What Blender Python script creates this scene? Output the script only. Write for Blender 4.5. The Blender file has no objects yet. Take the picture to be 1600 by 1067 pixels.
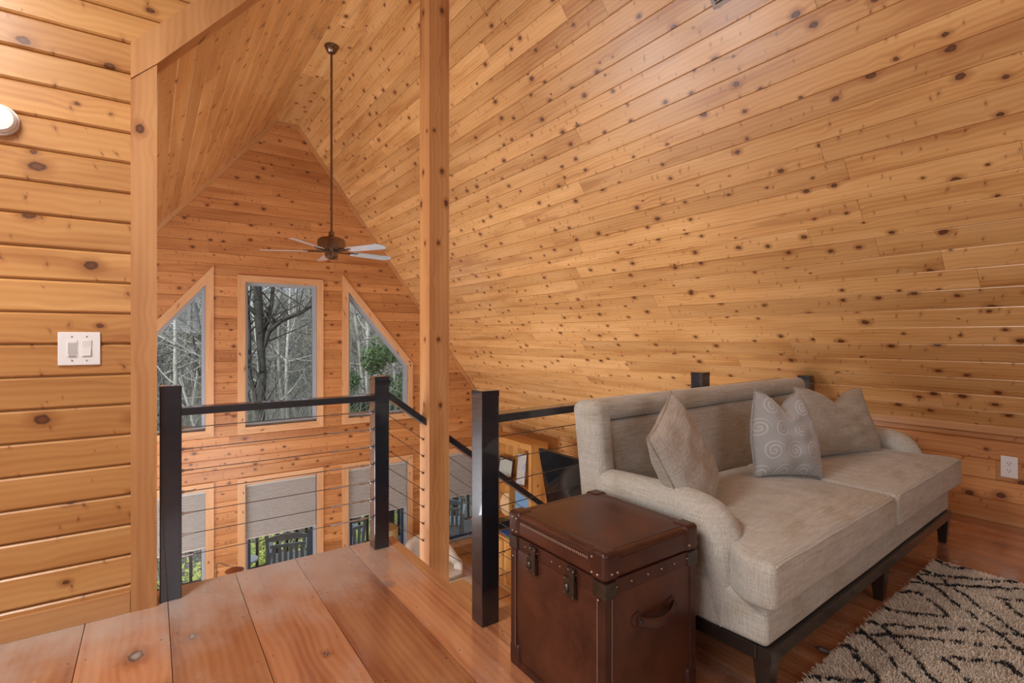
import bpy, bmesh, math, random
import numpy as np
from mathutils import Vector, Matrix

random.seed(7)
rng = np.random.default_rng(7)
SC = bpy.context.scene
COL = SC.collection
PI = math.pi

# ------------------------------------------------------------------ camera
CAM_H = 1.27
YAW = math.atan(564 / 800)
cam_d = bpy.data.cameras.new('camera')
cam_d.sensor_width = 36.0
cam_d.lens = 18.0
cam_d.shift_y = -6.5 / 1600
cam_d.clip_start = 0.05
cam_d.clip_end = 400
cam = bpy.data.objects.new('camera', cam_d)
COL.objects.link(cam)
cam.location = (0, 0, CAM_H)
cam.rotation_euler = (PI / 2, 0, -YAW)
SC.camera = cam

# ------------------------------------------------------------------ world, sun, lights, exposure
SC.view_settings.view_transform = 'Standard'
SC.view_settings.look = 'None'
SC.view_settings.gamma = 1.0
SC.view_settings.use_curve_mapping = False
SC.view_settings.exposure = 1.0
world = bpy.data.worlds.new('sky')
SC.world = world
world.use_nodes = True
bg = world.node_tree.nodes['Background']
bg.inputs['Color'].default_value = (0.80, 0.86, 1.0, 1)
bg.inputs['Strength'].default_value = 0.85


def lamp(name, typ, loc, target, energy, color, size=1.0, size_y=None, spread=None):
    d = bpy.data.lights.new(name, typ)
    d.energy = energy
    d.color = color
    if typ == 'AREA':
        d.shape = 'RECTANGLE'
        d.size = size
        d.size_y = size_y or size
        if spread:
            d.spread = spread
    if typ == 'SUN':
        d.angle = size
    if typ == 'POINT':
        d.shadow_soft_size = size
    o = bpy.data.objects.new(name, d)
    COL.objects.link(o)
    o.location = loc
    v = Vector(target) - Vector(loc)
    o.rotation_euler = v.to_track_quat('-Z', 'Y').to_euler()
    return o


lamp('sun', 'SUN', (-40, -14, 34), (0, 10, -2), 4.2, (1.0, 0.95, 0.86), math.radians(1.0))
# added unseen area fills for the loft, on the left and behind the camera
lamp('loft_left_fill', 'AREA', (-2.95, 0.1, 1.85), (2.0, 1.0, 1.3), 36, (0.86, 0.93, 1.0), 2.6, 1.4)
lamp('loft_rear_fill', 'AREA', (1.2, -2.95, 2.2), (1.6, 3.0, 1.4), 16, (0.93, 0.96, 1.0), 2.4, 1.6)
# ceiling lamp of the loft
lamp('loft_ceiling_lamp', 'AREA', (-1.1, 1.7, 3.15), (-0.5, 1.4, 0), 36, (1.0, 0.96, 0.90), 0.7, 0.7)
# added fill at the great room's left side, unseen behind the partition
lamp('great_room_side_fill', 'AREA', (-2.3, 5.6, -1.1), (4.3, 5.2, 0.8), 112, (0.90, 0.95, 1.0), 3.2, 2.0)
lamp('great_room_fill', 'AREA', (1.2, 2.85, -1.6), (2.4, 8.0, 1.2), 46, (0.97, 0.98, 1.0), 1.8, 0.8)  # added fill towards the gable, unseen under the loft

# ------------------------------------------------------------------ node helpers


def new_mat(name):
    m = bpy.data.materials.new(name)
    m.use_nodes = True
    nt = m.node_tree
    b = nt.nodes['Principled BSDF']
    return m, nt, b


class NB:
    def __init__(s, nt):
        s.nt = nt

    def n(s, t, **kw):
        nd = s.nt.nodes.new(t)
        for k, v in kw.items():
            setattr(nd, k, v)
        return nd

    def link(s, a, b):
        s.nt.links.new(a, b)

    def _in(s, nd, i, v):
        if v is None:
            return
        if hasattr(v, 'is_linked') or isinstance(v, bpy.types.NodeSocket):
            s.nt.links.new(v, nd.inputs[i])
        else:
            nd.inputs[i].default_value = v

    def math(s, op, a, b=None, c=None, clamp=False):
        nd = s.n('ShaderNodeMath', operation=op)
        nd.use_clamp = clamp
        s._in(nd, 0, a)
        s._in(nd, 1, b)
        s._in(nd, 2, c)
        return nd.outputs[0]

    def mix(s, f, a, b, blend='MIX'):
        nd = s.n('ShaderNodeMix', data_type='RGBA', blend_type=blend)
        s._in(nd, 0, f)
        s._in(nd, 6, a)
        s._in(nd, 7, b)
        return nd.outputs[2]

    def noise(s, vec, scale, detail=2.0, rough=0.5, dist=0.0, out=0):
        nd = s.n('ShaderNodeTexNoise')
        s.link(vec, nd.inputs['Vector'])
        nd.inputs['Scale'].default_value = scale
        nd.inputs['Detail'].default_value = detail
        nd.inputs['Roughness'].default_value = rough
        nd.inputs['Distortion'].default_value = dist
        return nd.outputs[out]

    def ramp(s, f, stops):
        nd = s.n('ShaderNodeValToRGB')
        cr = nd.color_ramp
        while len(cr.elements) < len(stops):
            cr.elements.new(0.5)
        for e, (p, c) in zip(cr.elements, stops):
            e.position = p
            e.color = c if len(c) == 4 else (*c, 1)
        s.link(f, nd.inputs[0])
        return nd.outputs[0]

    def smooth(s, v, lo, hi):
        nd = s.n('ShaderNodeMapRange', interpolation_type='SMOOTHSTEP')
        s._in(nd, 0, v)
        nd.inputs[1].default_value = lo
        nd.inputs[2].default_value = hi
        nd.inputs[3].default_value = 0
        nd.inputs[4].default_value = 1
        return nd.outputs[0]

    def comb(s, x, y, z=0.0):
        nd = s.n('ShaderNodeCombineXYZ')
        s._in(nd, 0, x)
        s._in(nd, 1, y)
        s._in(nd, 2, z)
        return nd.outputs[0]

    def sep(s, v):
        nd = s.n('ShaderNodeSeparateXYZ')
        s.link(v, nd.inputs[0])
        return nd.outputs

    def scale(s, v, sc):
        nd = s.n('ShaderNodeVectorMath', operation='MULTIPLY')
        s.link(v, nd.inputs[0])
        nd.inputs[1].default_value = sc
        return nd.outputs[0]

    def bump(s, h, strength, dist, bsdf):
        nd = s.n('ShaderNodeBump')
        nd.inputs['Strength'].default_value = strength
        nd.inputs['Distance'].default_value = dist
        s.link(h, nd.inputs['Height'])
        s.link(nd.outputs[0], bsdf.inputs['Normal'])


def wood(name, light, mid, dark, knot=(0.055, 0.018, 0.008), rough=0.36, knots=0.5, ksc=5.0, coat=0.0, var=0.30, croughness=0.2, spikes=True, wear_sheen=False, kcore=None):
    """planed pine: grain along UV x (metres), knots, tone changing from board to board"""
    m, nt, b = new_mat(name)
    q = NB(nt)
    uv = q.n('ShaderNodeUVMap').outputs[0]
    info = q.n('ShaderNodeObjectInfo')
    rnd = info.outputs['Random']
    sx, sy, _ = q.sep(uv)
    # knots
    vor = q.n('ShaderNodeTexVoronoi', voronoi_dimensions='2D', feature='F1')
    q.link(q.scale(uv, (ksc * 0.8, ksc * 1.15, 1)), vor.inputs['Vector'])
    vor.inputs['Scale'].default_value = 1.0
    wob = q.noise(uv, 34, 2)
    d = q.math('ADD', vor.outputs['Distance'], q.math('MULTIPLY', q.math('SUBTRACT', wob, 0.5), 0.085))
    cr, cg, cb = q.sep(vor.outputs['Color'])
    exist = q.math('GREATER_THAN', cr, 1 - knots)
    r = q.math('MULTIPLY_ADD', cg, 0.075, 0.028)
    dr = q.math('DIVIDE', d, r)
    core = q.math('MULTIPLY', q.math('SUBTRACT', 1.0, q.smooth(dr, 0.75, 1.15)), exist)
    halo = q.math('MULTIPLY', q.math('SUBTRACT', 1.0, q.smooth(dr, 0.8, 2.9)), exist)
    ring = q.math('MULTIPLY', q.math('SUBTRACT', q.smooth(dr, 0.2, 0.8), q.smooth(dr, 0.8, 1.1)), exist)
    # grain that bends round the knots
    bend = q.math('MULTIPLY', q.math('SUBTRACT', 1.0, q.smooth(d, 0.0, 0.4)), 0.018)
    bendv = q.math('ADD', sy, bend)
    slow = q.noise(q.comb(q.math('MULTIPLY', sx, 0.9), q.math('MULTIPLY', bendv, 9.0), q.math('MULTIPLY', rnd, 40.0)), 1.0, 3, 0.55, 0.3)
    fine = q.noise(q.comb(q.math('MULTIPLY', sx, 3.0), q.math('MULTIPLY', bendv, 190.0)), 1.0, 3, 0.6, 0.2)
    wv = q.n('ShaderNodeTexWave', wave_type='BANDS', bands_direction='Y', wave_profile='SIN')
    q.link(q.comb(q.math('MULTIPLY', sx, 0.55), q.math('MULTIPLY', bendv, 8.0), q.math('MULTIPLY', rnd, 9.0)), wv.inputs['Vector'])
    wv.inputs['Scale'].default_value = 1.3
    wv.inputs['Distortion'].default_value = 5.0
    wv.inputs['Detail'].default_value = 2.0
    wv.inputs['Detail Scale'].default_value = 0.7
    g = q.math('ADD', q.math('MULTIPLY', slow, 0.76), q.math('ADD', q.math('MULTIPLY', fine, 0.15), q.math('MULTIPLY', wv.outputs['Fac'], 0.09)))
    col = q.ramp(g, [(0.30, light), (0.54, mid), (0.76, dark)])
    # board to board tone
    tone = q.math('MULTIPLY_ADD', q.math('POWER', rnd, 1.0), var, 1.0 - var * 0.55)
    col = q.mix(1.0, col, q.comb(tone, q.math('POWER', tone, 1.18), q.math('POWER', tone, 1.4)), 'MULTIPLY')
    # every so often a streak of red heartwood
    heart = q.smooth(q.noise(q.comb(q.math('MULTIPLY', sx, 0.7), q.math('MULTIPLY', sy, 6.0), q.math('MULTIPLY', rnd, 77.0)), 1.0, 2), 0.60, 0.70)
    col = q.mix(q.math('MULTIPLY', heart, 0.42), col, (dark[0] * 0.8, dark[1] * 0.65, dark[2] * 0.6, 1))
    col = q.mix(q.math('MULTIPLY', halo, 0.6), col, (dark[0] * 0.72, dark[1] * 0.6, dark[2] * 0.5, 1))
    kc = q.mix(ring, (*(kcore or (knot[0] * 2.4, knot[1] * 2.3, knot[2] * 2.2)), 1), (*knot, 1))
    col = q.mix(q.math('MULTIPLY', core, 0.9), col, kc)
    if spikes:   # long knots cut lengthwise, they run across the board
        v2 = q.n('ShaderNodeTexVoronoi', voronoi_dimensions='2D', feature='F1')
        wv2 = q.noise(uv, 11, 3, 0.6)
        vv = q.comb(q.math('MULTIPLY', q.math('ADD', q.math('ADD', sx, q.math('MULTIPLY', wv2, 0.06)), q.math('MULTIPLY', sy, 0.25)), 2.9), q.math('MULTIPLY', sy, 1.25), 0)
        q.link(vv, v2.inputs['Vector'])
        c2 = q.sep(v2.outputs['Color'])
        e2 = q.math('GREATER_THAN', c2[0], 0.42)
        d2 = q.math('DIVIDE', v2.outputs['Distance'], q.math('MULTIPLY_ADD', c2[1], 0.9, 0.35))
        s2 = q.math('MULTIPLY', q.math('SUBTRACT', 1.0, q.smooth(d2, 0.015, 0.075)), e2)
        s2h = q.math('MULTIPLY', q.math('SUBTRACT', 1.0, q.smooth(d2, 0.04, 0.24)), e2)
        col = q.mix(q.math('MULTIPLY', s2h, 0.3), col, (dark[0] * 0.7, dark[1] * 0.55, dark[2] * 0.45, 1))
        col = q.mix(q.math('MULTIPLY', s2, 0.7), col, (knot[0] * 1.6, knot[1] * 1.4, knot[2] * 1.2, 1))
    if wear_sheen:
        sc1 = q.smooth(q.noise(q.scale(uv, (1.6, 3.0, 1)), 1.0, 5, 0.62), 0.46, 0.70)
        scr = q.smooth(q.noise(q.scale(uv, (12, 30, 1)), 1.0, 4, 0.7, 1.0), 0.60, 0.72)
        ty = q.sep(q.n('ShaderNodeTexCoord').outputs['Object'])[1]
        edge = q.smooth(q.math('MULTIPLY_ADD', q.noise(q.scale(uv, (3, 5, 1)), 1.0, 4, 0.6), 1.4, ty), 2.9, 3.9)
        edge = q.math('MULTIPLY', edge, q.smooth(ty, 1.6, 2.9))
        col = q.mix(q.math('MULTIPLY', edge, 0.75), col, (0.56, 0.51, 0.47, 1))  # whitish reflection haze along the loft's front edge, painted into the colour
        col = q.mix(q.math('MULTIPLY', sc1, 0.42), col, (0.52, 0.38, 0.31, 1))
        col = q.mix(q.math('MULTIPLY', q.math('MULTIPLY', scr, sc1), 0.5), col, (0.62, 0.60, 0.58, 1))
        rr = q.math('MULTIPLY_ADD', sc1, 0.16, rough)
        q.link(rr, b.inputs['Roughness'])
    else:
        q.link(q.math('MULTIPLY_ADD', fine, 0.12, rough - 0.05), b.inputs['Roughness'])
    q.link(col, b.inputs['Base Color'])
    b.inputs['Coat Weight'].default_value = coat
    b.inputs['Coat Roughness'].default_value = croughness
    q.bump(q.math('ADD', q.math('MULTIPLY', slow, 1.5), q.math('SUBTRACT', fine, q.math('MULTIPLY', core, 1.0))), 0.12, 0.002, b)
    return m


def plain(name, col, rough=0.5, metal=0.0, noise=0.0, nscale=20, bumps=0.0, coat=0.0, bscale=60, spec=None):
    m, nt, b = new_mat(name)
    q = NB(nt)
    b.inputs['Roughness'].default_value = rough
    b.inputs['Metallic'].default_value = metal
    b.inputs['Coat Weight'].default_value = coat
    if spec is not None:
        b.inputs['Specular IOR Level'].default_value = spec
    tc = q.n('ShaderNodeTexCoord').outputs['Object']
    if noise:
        nz = q.noise(tc, nscale, 4, 0.6)
        c = q.ramp(nz, [(0.25, tuple(x * (1 - noise) for x in col)), (0.75, tuple(min(1, x * (1 + noise)) for x in col))])
        q.link(c, b.inputs['Base Color'])
    else:
        b.inputs['Base Color'].default_value = (*col, 1)
    if bumps:
        q.bump(q.noise(tc, bscale, 3), bumps, 0.003, b)
    return m


def linen(name, a, bcol, stain, strength=0.6, sc=1.0, stripes=False):
    """slubby woven cloth"""
    m, nt, b = new_mat(name)
    q = NB(nt)
    tc = q.n('ShaderNodeTexCoord').outputs['Object']
    x, y, z = q.sep(tc)
    w1 = q.noise(q.scale(tc, (9 * sc, 9 * sc, 260 * sc)), 1.0, 3, 0.7)
    w2 = q.noise(q.scale(tc, (230 * sc, 200 * sc, 14 * sc)), 1.0, 3, 0.7)
    w3 = q.noise(q.scale(tc, (8 * sc, 260 * sc, 60 * sc)), 1.0, 3, 0.7)
    wv = q.math('ADD', q.math('MULTIPLY', w1, 0.34), q.math('ADD', q.math('MULTIPLY', w2, 0.33), q.math('MULTIPLY', w3, 0.33)))
    col = q.ramp(wv, [(0.36, bcol), (0.62, a)])
    big = q.smooth(q.noise(q.scale(tc, (1.6, 2.3, 2.2)), 1.6, 2, 0.5, 0.5), 0.46, 0.66)
    col = q.mix(q.math('MULTIPLY', big, strength), col, (*stain, 1), 'MULTIPLY')
    q.link(col, b.inputs['Base Color'])
    b.inputs['Roughness'].default_value = 0.9
    b.inputs['Sheen Weight'].default_value = 0.25
    b.inputs['Sheen Roughness'].default_value = 0.4
    b.inputs['Specular IOR Level'].default_value = 0.2
    fold = q.noise(tc, 7.0, 2, 0.5)
    q.bump(q.math('ADD', q.math('MULTIPLY', wv, 0.25), q.math('MULTIPLY', fold, 1.2)), 0.35, 0.012, b)
    return m


# ------------------------------------------------------------------ materials
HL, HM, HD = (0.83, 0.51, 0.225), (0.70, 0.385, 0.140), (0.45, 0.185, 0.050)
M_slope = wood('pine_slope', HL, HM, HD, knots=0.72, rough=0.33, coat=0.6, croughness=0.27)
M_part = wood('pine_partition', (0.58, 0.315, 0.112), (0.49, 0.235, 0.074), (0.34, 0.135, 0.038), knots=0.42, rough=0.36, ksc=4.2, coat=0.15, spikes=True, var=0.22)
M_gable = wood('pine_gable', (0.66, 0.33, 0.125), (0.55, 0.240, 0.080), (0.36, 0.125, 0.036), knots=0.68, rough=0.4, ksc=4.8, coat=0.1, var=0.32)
M_casing = wood('pine_casing', (0.62, 0.335, 0.145), (0.53, 0.260, 0.100), (0.40, 0.170, 0.060), knots=0.3, rough=0.4, spikes=False, var=0.12, ksc=5)
M_wcasing = wood('pine_window_casing', (0.80, 0.50, 0.27), (0.72, 0.41, 0.20), (0.56, 0.27, 0.11), knots=0.3, rough=0.4, spikes=False, var=0.12, ksc=5)
M_post = wood('pine_post', (0.66, 0.35, 0.14), (0.54, 0.250, 0.090), (0.38, 0.145, 0.050), knots=0.45, rough=0.42, spikes=False, var=0.05, ksc=6)
M_floor = wood('pine_floor', (0.55, 0.260, 0.125), (0.44, 0.175, 0.076), (0.26, 0.075, 0.030), knots=0.62, rough=0.22, ksc=2.4, coat=0.9, croughness=0.12, var=0.55, wear_sheen=True, spikes=False, kcore=(0.30, 0.33, 0.33), knot=(0.07, 0.02, 0.012))
M_nosing = wood('pine_nosing', (0.60, 0.30, 0.12), (0.50, 0.24, 0.10), (0.36, 0.17, 0.08), knots=0.2, rough=0.3, coat=0.4, spikes=False)
M_lfloor = wood('pine_lower_floor', (0.66, 0.38, 0.17), (0.56, 0.29, 0.12), (0.4, 0.18, 0.07), knots=0.3, rough=0.3, coat=0.3, spikes=False)
M_cab = wood('pine_cabinet', (0.74, 0.42, 0.14), (0.66, 0.33, 0.095), (0.5, 0.21, 0.05), knots=0.3, rough=0.36, spikes=False, ksc=6)
M_bpost = plain('black_metal_post', (0.013, 0.019, 0.028), 0.24, 0.0, 0.25, 9, 0.04, 0.8, spec=0.6)
M_brail = plain('black_rail', (0.018, 0.024, 0.031), 0.32, 0.0, 0.2, 8, coat=0.6)
M_cable = plain('steel_cable', (0.16, 0.15, 0.16), 0.35, 0.8)
M_steel = plain('steel_fitting', (0.55, 0.56, 0.60), 0.25, 0.95)
M_white = plain('white_plastic', (0.80, 0.79, 0.78), 0.35)
M_vinyl = plain('white_vinyl', (0.40, 0.41, 0.43), 0.4)
M_blueframe = plain('dark_blue_sash', (0.025, 0.05, 0.10), 0.4)
M_slot = plain('dark_slot', (0.02, 0.018, 0.016), 0.6)
M_grille = plain('vent_metal', (0.32, 0.27, 0.22), 0.45, 0.3)
M_bronze = plain('antique_bronze', (0.21, 0.145, 0.10), 0.28, 0.9, 0.2, 12)
M_blade = plain('fan_blade', (0.52, 0.57, 0.62), 0.22, 0.0, 0.1, 12, coat=0.6)
M_bladetop = plain('fan_blade_dark', (0.10, 0.06, 0.045), 0.4)
M_fabric = linen('sofa_linen', (0.60, 0.57, 0.51), (0.33, 0.305, 0.265), (0.80, 0.74, 0.62), 0.7)
M_pillow1 = linen('pillow_linen', (0.55, 0.51, 0.45), (0.27, 0.24, 0.205), (0.8, 0.72, 0.6), 0.5, 1.1)
M_pillow3 = linen('pillow_linen_sand', (0.47, 0.43, 0.37), (0.29, 0.26, 0.215), (0.8, 0.74, 0.62), 0.5, 0.9)
M_dwood = plain('espresso_wood', (0.022, 0.013, 0.010), 0.3, 0, 0.3, 8, coat=0.3)
M_metal_dk = plain('dark_bronze_hardware', (0.10, 0.085, 0.07), 0.36, 0.85, 0.35, 30)
M_rivet = plain('brass_rivet', (0.34, 0.26, 0.20), 0.25, 0.9)
M_shade = None


def leather(name, a, bcol, rough=0.38):
    m, nt, b = new_mat(name)
    q = NB(nt)
    tc = q.n('ShaderNodeTexCoord').outputs['Object']
    n1 = q.noise(tc, 6, 6, 0.65, 0.4)
    n2 = q.noise(tc, 90, 3, 0.6)
    col = q.ramp(n1, [(0.3, bcol), (0.7, a)])
    scuff = q.smooth(q.noise(q.scale(tc, (14, 14, 5)), 1.0, 5, 0.72), 0.66, 0.80)
    col = q.mix(q.math('MULTIPLY', scuff, 0.3), col, (a[0] * 2.1, a[1] * 2.4, a[2] * 2.6, 1))
    q.link(col, b.inputs['Base Color'])
    q.link(q.math('MULTIPLY_ADD', n1, 0.25, rough - 0.12), b.inputs['Roughness'])
    b.inputs['Specular IOR Level'].default_value = 0.45
    q.bump(q.math('ADD', n2, n1), 0.18, 0.002, b)
    return m


M_leather = leather('trunk_leather', (0.115, 0.036, 0.017), (0.040, 0.012, 0.007))
M_leather2 = leather('trunk_leather_dark', (0.080, 0.024, 0.014), (0.032, 0.010, 0.007), 0.34)


def glass_mat():
    m, nt, b = new_mat('window_glass')
    q = NB(nt)
    nt.nodes.remove(b)
    t = q.n('ShaderNodeBsdfTransparent')
    t.inputs[0].default_value = (0.66, 0.69, 0.71, 1)
    g = q.n('ShaderNodeBsdfGlossy')
    g.inputs['Roughness'].default_value = 0.02
    f = q.n('ShaderNodeFresnel')
    f.inputs[0].default_value = 1.45
    mx = q.n('ShaderNodeMixShader')
    q.link(q.math('MULTIPLY', f.outputs[0], 0.8), mx.inputs[0])
    q.link(t.outputs[0], mx.inputs[1])
    q.link(g.outputs[0], mx.inputs[2])
    q.link(mx.outputs[0], nt.nodes['Material Output'].inputs[0])
    return m


M_glass = glass_mat()


def translucent_mat(name, col, amount=0.3):
    m, nt, b = new_mat(name)
    q = NB(nt)
    b.inputs['Base Color'].default_value = (*col, 1)
    b.inputs['Roughness'].default_value = 0.9
    t = q.n('ShaderNodeBsdfTranslucent')
    t.inputs[0].default_value = (*col, 1)
    mx = q.n('ShaderNodeMixShader')
    mx.inputs[0].default_value = amount
    q.link(b.outputs[0], mx.inputs[1])
    q.link(t.outputs[0], mx.inputs[2])
    q.link(mx.outputs[0], nt.nodes['Material Output'].inputs[0])
    return m


M_blind = translucent_mat('cellular_fabric', (0.60, 0.59, 0.57), 0.25)
M_blindrail = plain('shade_rail', (0.55, 0.53, 0.5), 0.5)
M_lampshade = translucent_mat('lamp_shade_linen', (0.62, 0.48, 0.24), 0.4)
M_copper = plain('copper_shade', (0.30, 0.11, 0.05), 0.35, 0.7)
M_boucle = plain('white_upholstery', (0.66, 0.63, 0.57), 0.9, 0, 0.06, 30, 0.3)
M_greychair = plain('grey_painted_wood', (0.42, 0.48, 0.46), 0.6, 0, 0.2, 12)
M_deck = plain('weathered_deck', (0.22, 0.19, 0.16), 0.8, 0, 0.3, 6)
M_bal = plain('brown_baluster', (0.085, 0.065, 0.045), 0.75, 0, 0.3, 8)
M_bark = plain('bark_grey', (0.30, 0.28, 0.235), 0.95, 0, 0.6, 3.0, 0.5)
M_barkd = plain('bark_backlit', (0.060, 0.055, 0.045), 0.95, 0, 0.6, 4.0, 0.5)
M_barkp = plain('bark_pale', (0.50, 0.48, 0.42), 0.95, 0, 0.35, 4.0, 0.5)
M_hill = plain('leaf_litter', (0.085, 0.09, 0.065), 1.0, 0, 0.7, 0.6, 0.5)
M_leaf = translucent_mat('leaf_bright', (0.62, 0.68, 0.20), 0.35)
M_needle = translucent_mat('leaf_evergreen', (0.10, 0.19, 0.07), 0.2)
M_black = plain('black_plastic', (0.012, 0.012, 0.014), 0.35)
M_tvscreen = plain('tv_screen', (0.008, 0.009, 0.011), 0.05, 0, spec=0.8)
M_frame = plain('dark_picture_frame', (0.045, 0.020, 0.014), 0.4)

# ------------------------------------------------------------------ mesh helpers


def link(o, parent=None):
    COL.objects.link(o)
    if parent is not None:
        o.parent = parent
    return o


def mk(name, verts, faces, mats, parent=None, uv=None, smooth=False, loc=None, midx=None, kind=None, label=None):
    me = bpy.data.meshes.new(name)
    verts = np.asarray(verts, dtype=float)
    if loc is not None:
        verts = verts - np.asarray(loc)
    me.from_pydata(verts.tolist(), [], [list(f) for f in faces])
    if not isinstance(mats, (list, tuple)):
        mats = [mats]
    for m in mats:
        me.materials.append(m)
    if midx is not None:
        me.polygons.foreach_set('material_index', midx)
    if uv is not None:
        l = me.uv_layers.new(name='UVMap')
        vi = np.empty(len(me.loops), dtype=np.int32)
        me.loops.foreach_get('vertex_index', vi)
        l.data.foreach_set('uv', np.asarray(uv, dtype=float)[vi].ravel())
    if smooth:
        me.polygons.foreach_set('use_smooth', [True] * len(me.polygons))
    me.update()
    o = bpy.data.objects.new(name, me)
    if loc is not None:
        o.location = loc
    if kind:
        o['kind'] = kind
    if label:
        o['label'] = label
    return link(o, parent)


def tag(o, label, cat, group=None, kind=None):
    o['label'] = label
    o['category'] = cat
    if group:
        o['group'] = group
    if kind:
        o['kind'] = kind
    return o


def empty(name, loc=(0, 0, 0), rz=0, label=None, cat=None, group=None):
    o = bpy.data.objects.new(name, None)
    o.location = loc
    o.rotation_euler = (0, 0, rz)
    o.empty_display_size = 0.1
    COL.objects.link(o)
    if label:
        tag(o, label, cat, group)
    return o


def copy_tree(o, parent=None):
    c = o.copy()
    COL.objects.link(c)
    c.parent = parent
    for ch in list(o.children):
        copy_tree(ch, c)
    return c


class MB:
    """collects primitives into one mesh, with wood-like UVs (long axis = u)"""

    def __init__(s):
        s.v = []
        s.f = []
        s.uv = []
        s.sm = []

    def add(s, verts, faces, uv=None):
        b = len(s.v)
        s.v += [tuple(map(float, p)) for p in verts]
        s.f += [tuple(i + b for i in f) for f in faces]
        if uv is None:
            ou, ov = random.random() * 9, random.random() * 9
            ext = np.ptp(np.array(verts), axis=0)
            k = int(np.argmax(ext))
            o2 = [i for i in range(3) if i != k]
            uv = [(p[k] + ou, p[o2[0]] + p[o2[1]] * 0.9 + ov) for p in verts]
        s.uv += [tuple(map(float, p)) for p in uv]
        return s

    def box(s, x0, x1, y0, y1, z0, z1, bev=0.0, M=None):
        if bev > 0:
            bm = bmesh.new()
            bmesh.ops.create_cube(bm, size=1)
            for v in bm.verts:
                v.co = ((x0 + x1) / 2 + v.co.x * (x1 - x0), (y0 + y1) / 2 + v.co.y * (y1 - y0), (z0 + z1) / 2 + v.co.z * (z1 - z0))
            bmesh.ops.bevel(bm, geom=list(bm.edges), offset=bev, segments=2, affect='EDGES', profile=0.6)
            vs = [tuple(v.co) for v in bm.verts]
            bm.verts.index_update()
            fs = [tuple(v.index for v in f.verts) for f in bm.faces]
            bm.free()
        else:
            vs = [(x, y, z) for z in (z0, z1) for y in (y0, y1) for x in (x0, x1)]
            fs = [(0, 2, 3, 1), (4, 5, 7, 6), (0, 1, 5, 4), (2, 6, 7, 3), (0, 4, 6, 2), (1, 3, 7, 5)]
        if M is not None:
            # uv from the untransformed box so the grain follows the board
            b = MB().add(vs, fs)
            vs2 = [tuple(M @ Vector(p)) for p in vs]
            return s.add(vs2, fs, b.uv)
        return s.add(vs, fs)

    def prism(s, poly, axis, a, b):
        """extrude a 2D polygon along an axis: axis y -> poly is (x,z); axis x -> (y,z); axis z -> (x,y)"""
        n = len(poly)
        def P(p, t):
            return (p[0], t, p[1]) if axis == 'y' else ((t, p[0], p[1]) if axis == 'x' else (p[0], p[1], t))
        vs = [P(p, a) for p in poly] + [P(p, b) for p in poly]
        fs = [tuple(range(n)), tuple(range(2 * n - 1, n - 1, -1))] + [(i, i + n, (i + 1) % n + n, (i + 1) % n) for i in range(n)]
        return s.add(vs, fs)

    def tube(s, pts, rad, n=8, cap=True, closed=False):
        pts = [Vector(p) for p in pts]
        k = len(pts)
        rads = rad if isinstance(rad, (list, tuple)) else [rad] * k
        vs = []
        up = None
        for i, p in enumerate(pts):
            if closed:
                d = (pts[(i + 1) % k] - pts[i - 1]).normalized()
            else:
                d = (pts[min(i + 1, k - 1)] - pts[max(i - 1, 0)]).normalized()
            if up is None:
                up = Vector((0, 0, 1)) if abs(d.z) < 0.9 else Vector((1, 0, 0))
            a = (up - d * up.dot(d)).normalized()
            up = a
            b = d.cross(a)
            for j in range(n):
                t = 2 * PI * j / n
                vs.append(p + (a * math.cos(t) + b * math.sin(t)) * rads[i])
        fs = []
        kk = k if closed else k - 1
        for i in range(kk):
            for j in range(n):
                i2 = (i + 1) % k
                fs.append((i * n + j, i2 * n + j, i2 * n + (j + 1) % n, i * n + (j + 1) % n))
        if cap and not closed:
            fs.append(tuple(range(n)))
            fs.append(tuple((k - 1) * n + j for j in range(n - 1, -1, -1)))
        return s.add([tuple(v) for v in vs], fs)

    def lathe(s, prof, n=24, c=(0, 0, 0), M=None):
        vs = []
        for (r, z) in prof:
            for j in range(n):
                t = 2 * PI * j / n
                p = Vector((r * math.cos(t), r * math.sin(t), z))
                if M is not None:
                    p = M @ p
                vs.append((p.x + c[0], p.y + c[1], p.z + c[2]))
        fs = []
        for i in range(len(prof) - 1):
            for j in range(n):
                fs.append((i * n + j, i * n + (j + 1) % n, (i + 1) * n + (j + 1) % n, (i + 1) * n + j))
        if prof[0][0] > 1e-6:
            fs.append(tuple(range(n - 1, -1, -1)))
        if prof[-1][0] > 1e-6:
            fs.append(tuple((len(prof) - 1) * n + j for j in range(n)))
        return s.add(vs, fs)

    def build(s, name, mat, parent=None, smooth=False, loc=None, kind=None, label=None):
        o = mk(name, s.v, s.f, mat, parent, uv=s.uv, smooth=False, loc=loc, kind=kind, label=label)
        bm = bmesh.new()
        bm.from_mesh(o.data)
        bmesh.ops.recalc_face_normals(bm, faces=bm.faces)
        bm.to_mesh(o.data)
        bm.free()
        if smooth:
            o.data.polygons.foreach_set('use_smooth', [True] * len(o.data.polygons))
            o.data.set_sharp_from_angle(angle=math.radians(38)) if hasattr(o.data, 'set_sharp_from_angle') else None
        return o


def struct(o, label=None):
    o['kind'] = 'structure'
    if label:
        o['label'] = label
    return o


# ---------------------------------------------------------------- cladding


def interval(poly, v):
    xs = []
    n = len(poly)
    for i in range(n):
        (u0, v0), (u1, v1) = poly[i], poly[(i + 1) % n]
        if (v0 <= v < v1) or (v1 <= v < v0):
            xs.append(u0 + (u1 - u0) * (v - v0) / (v1 - v0))
    xs.sort()
    return (xs[0], xs[-1]) if len(xs) >= 2 else None


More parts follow.
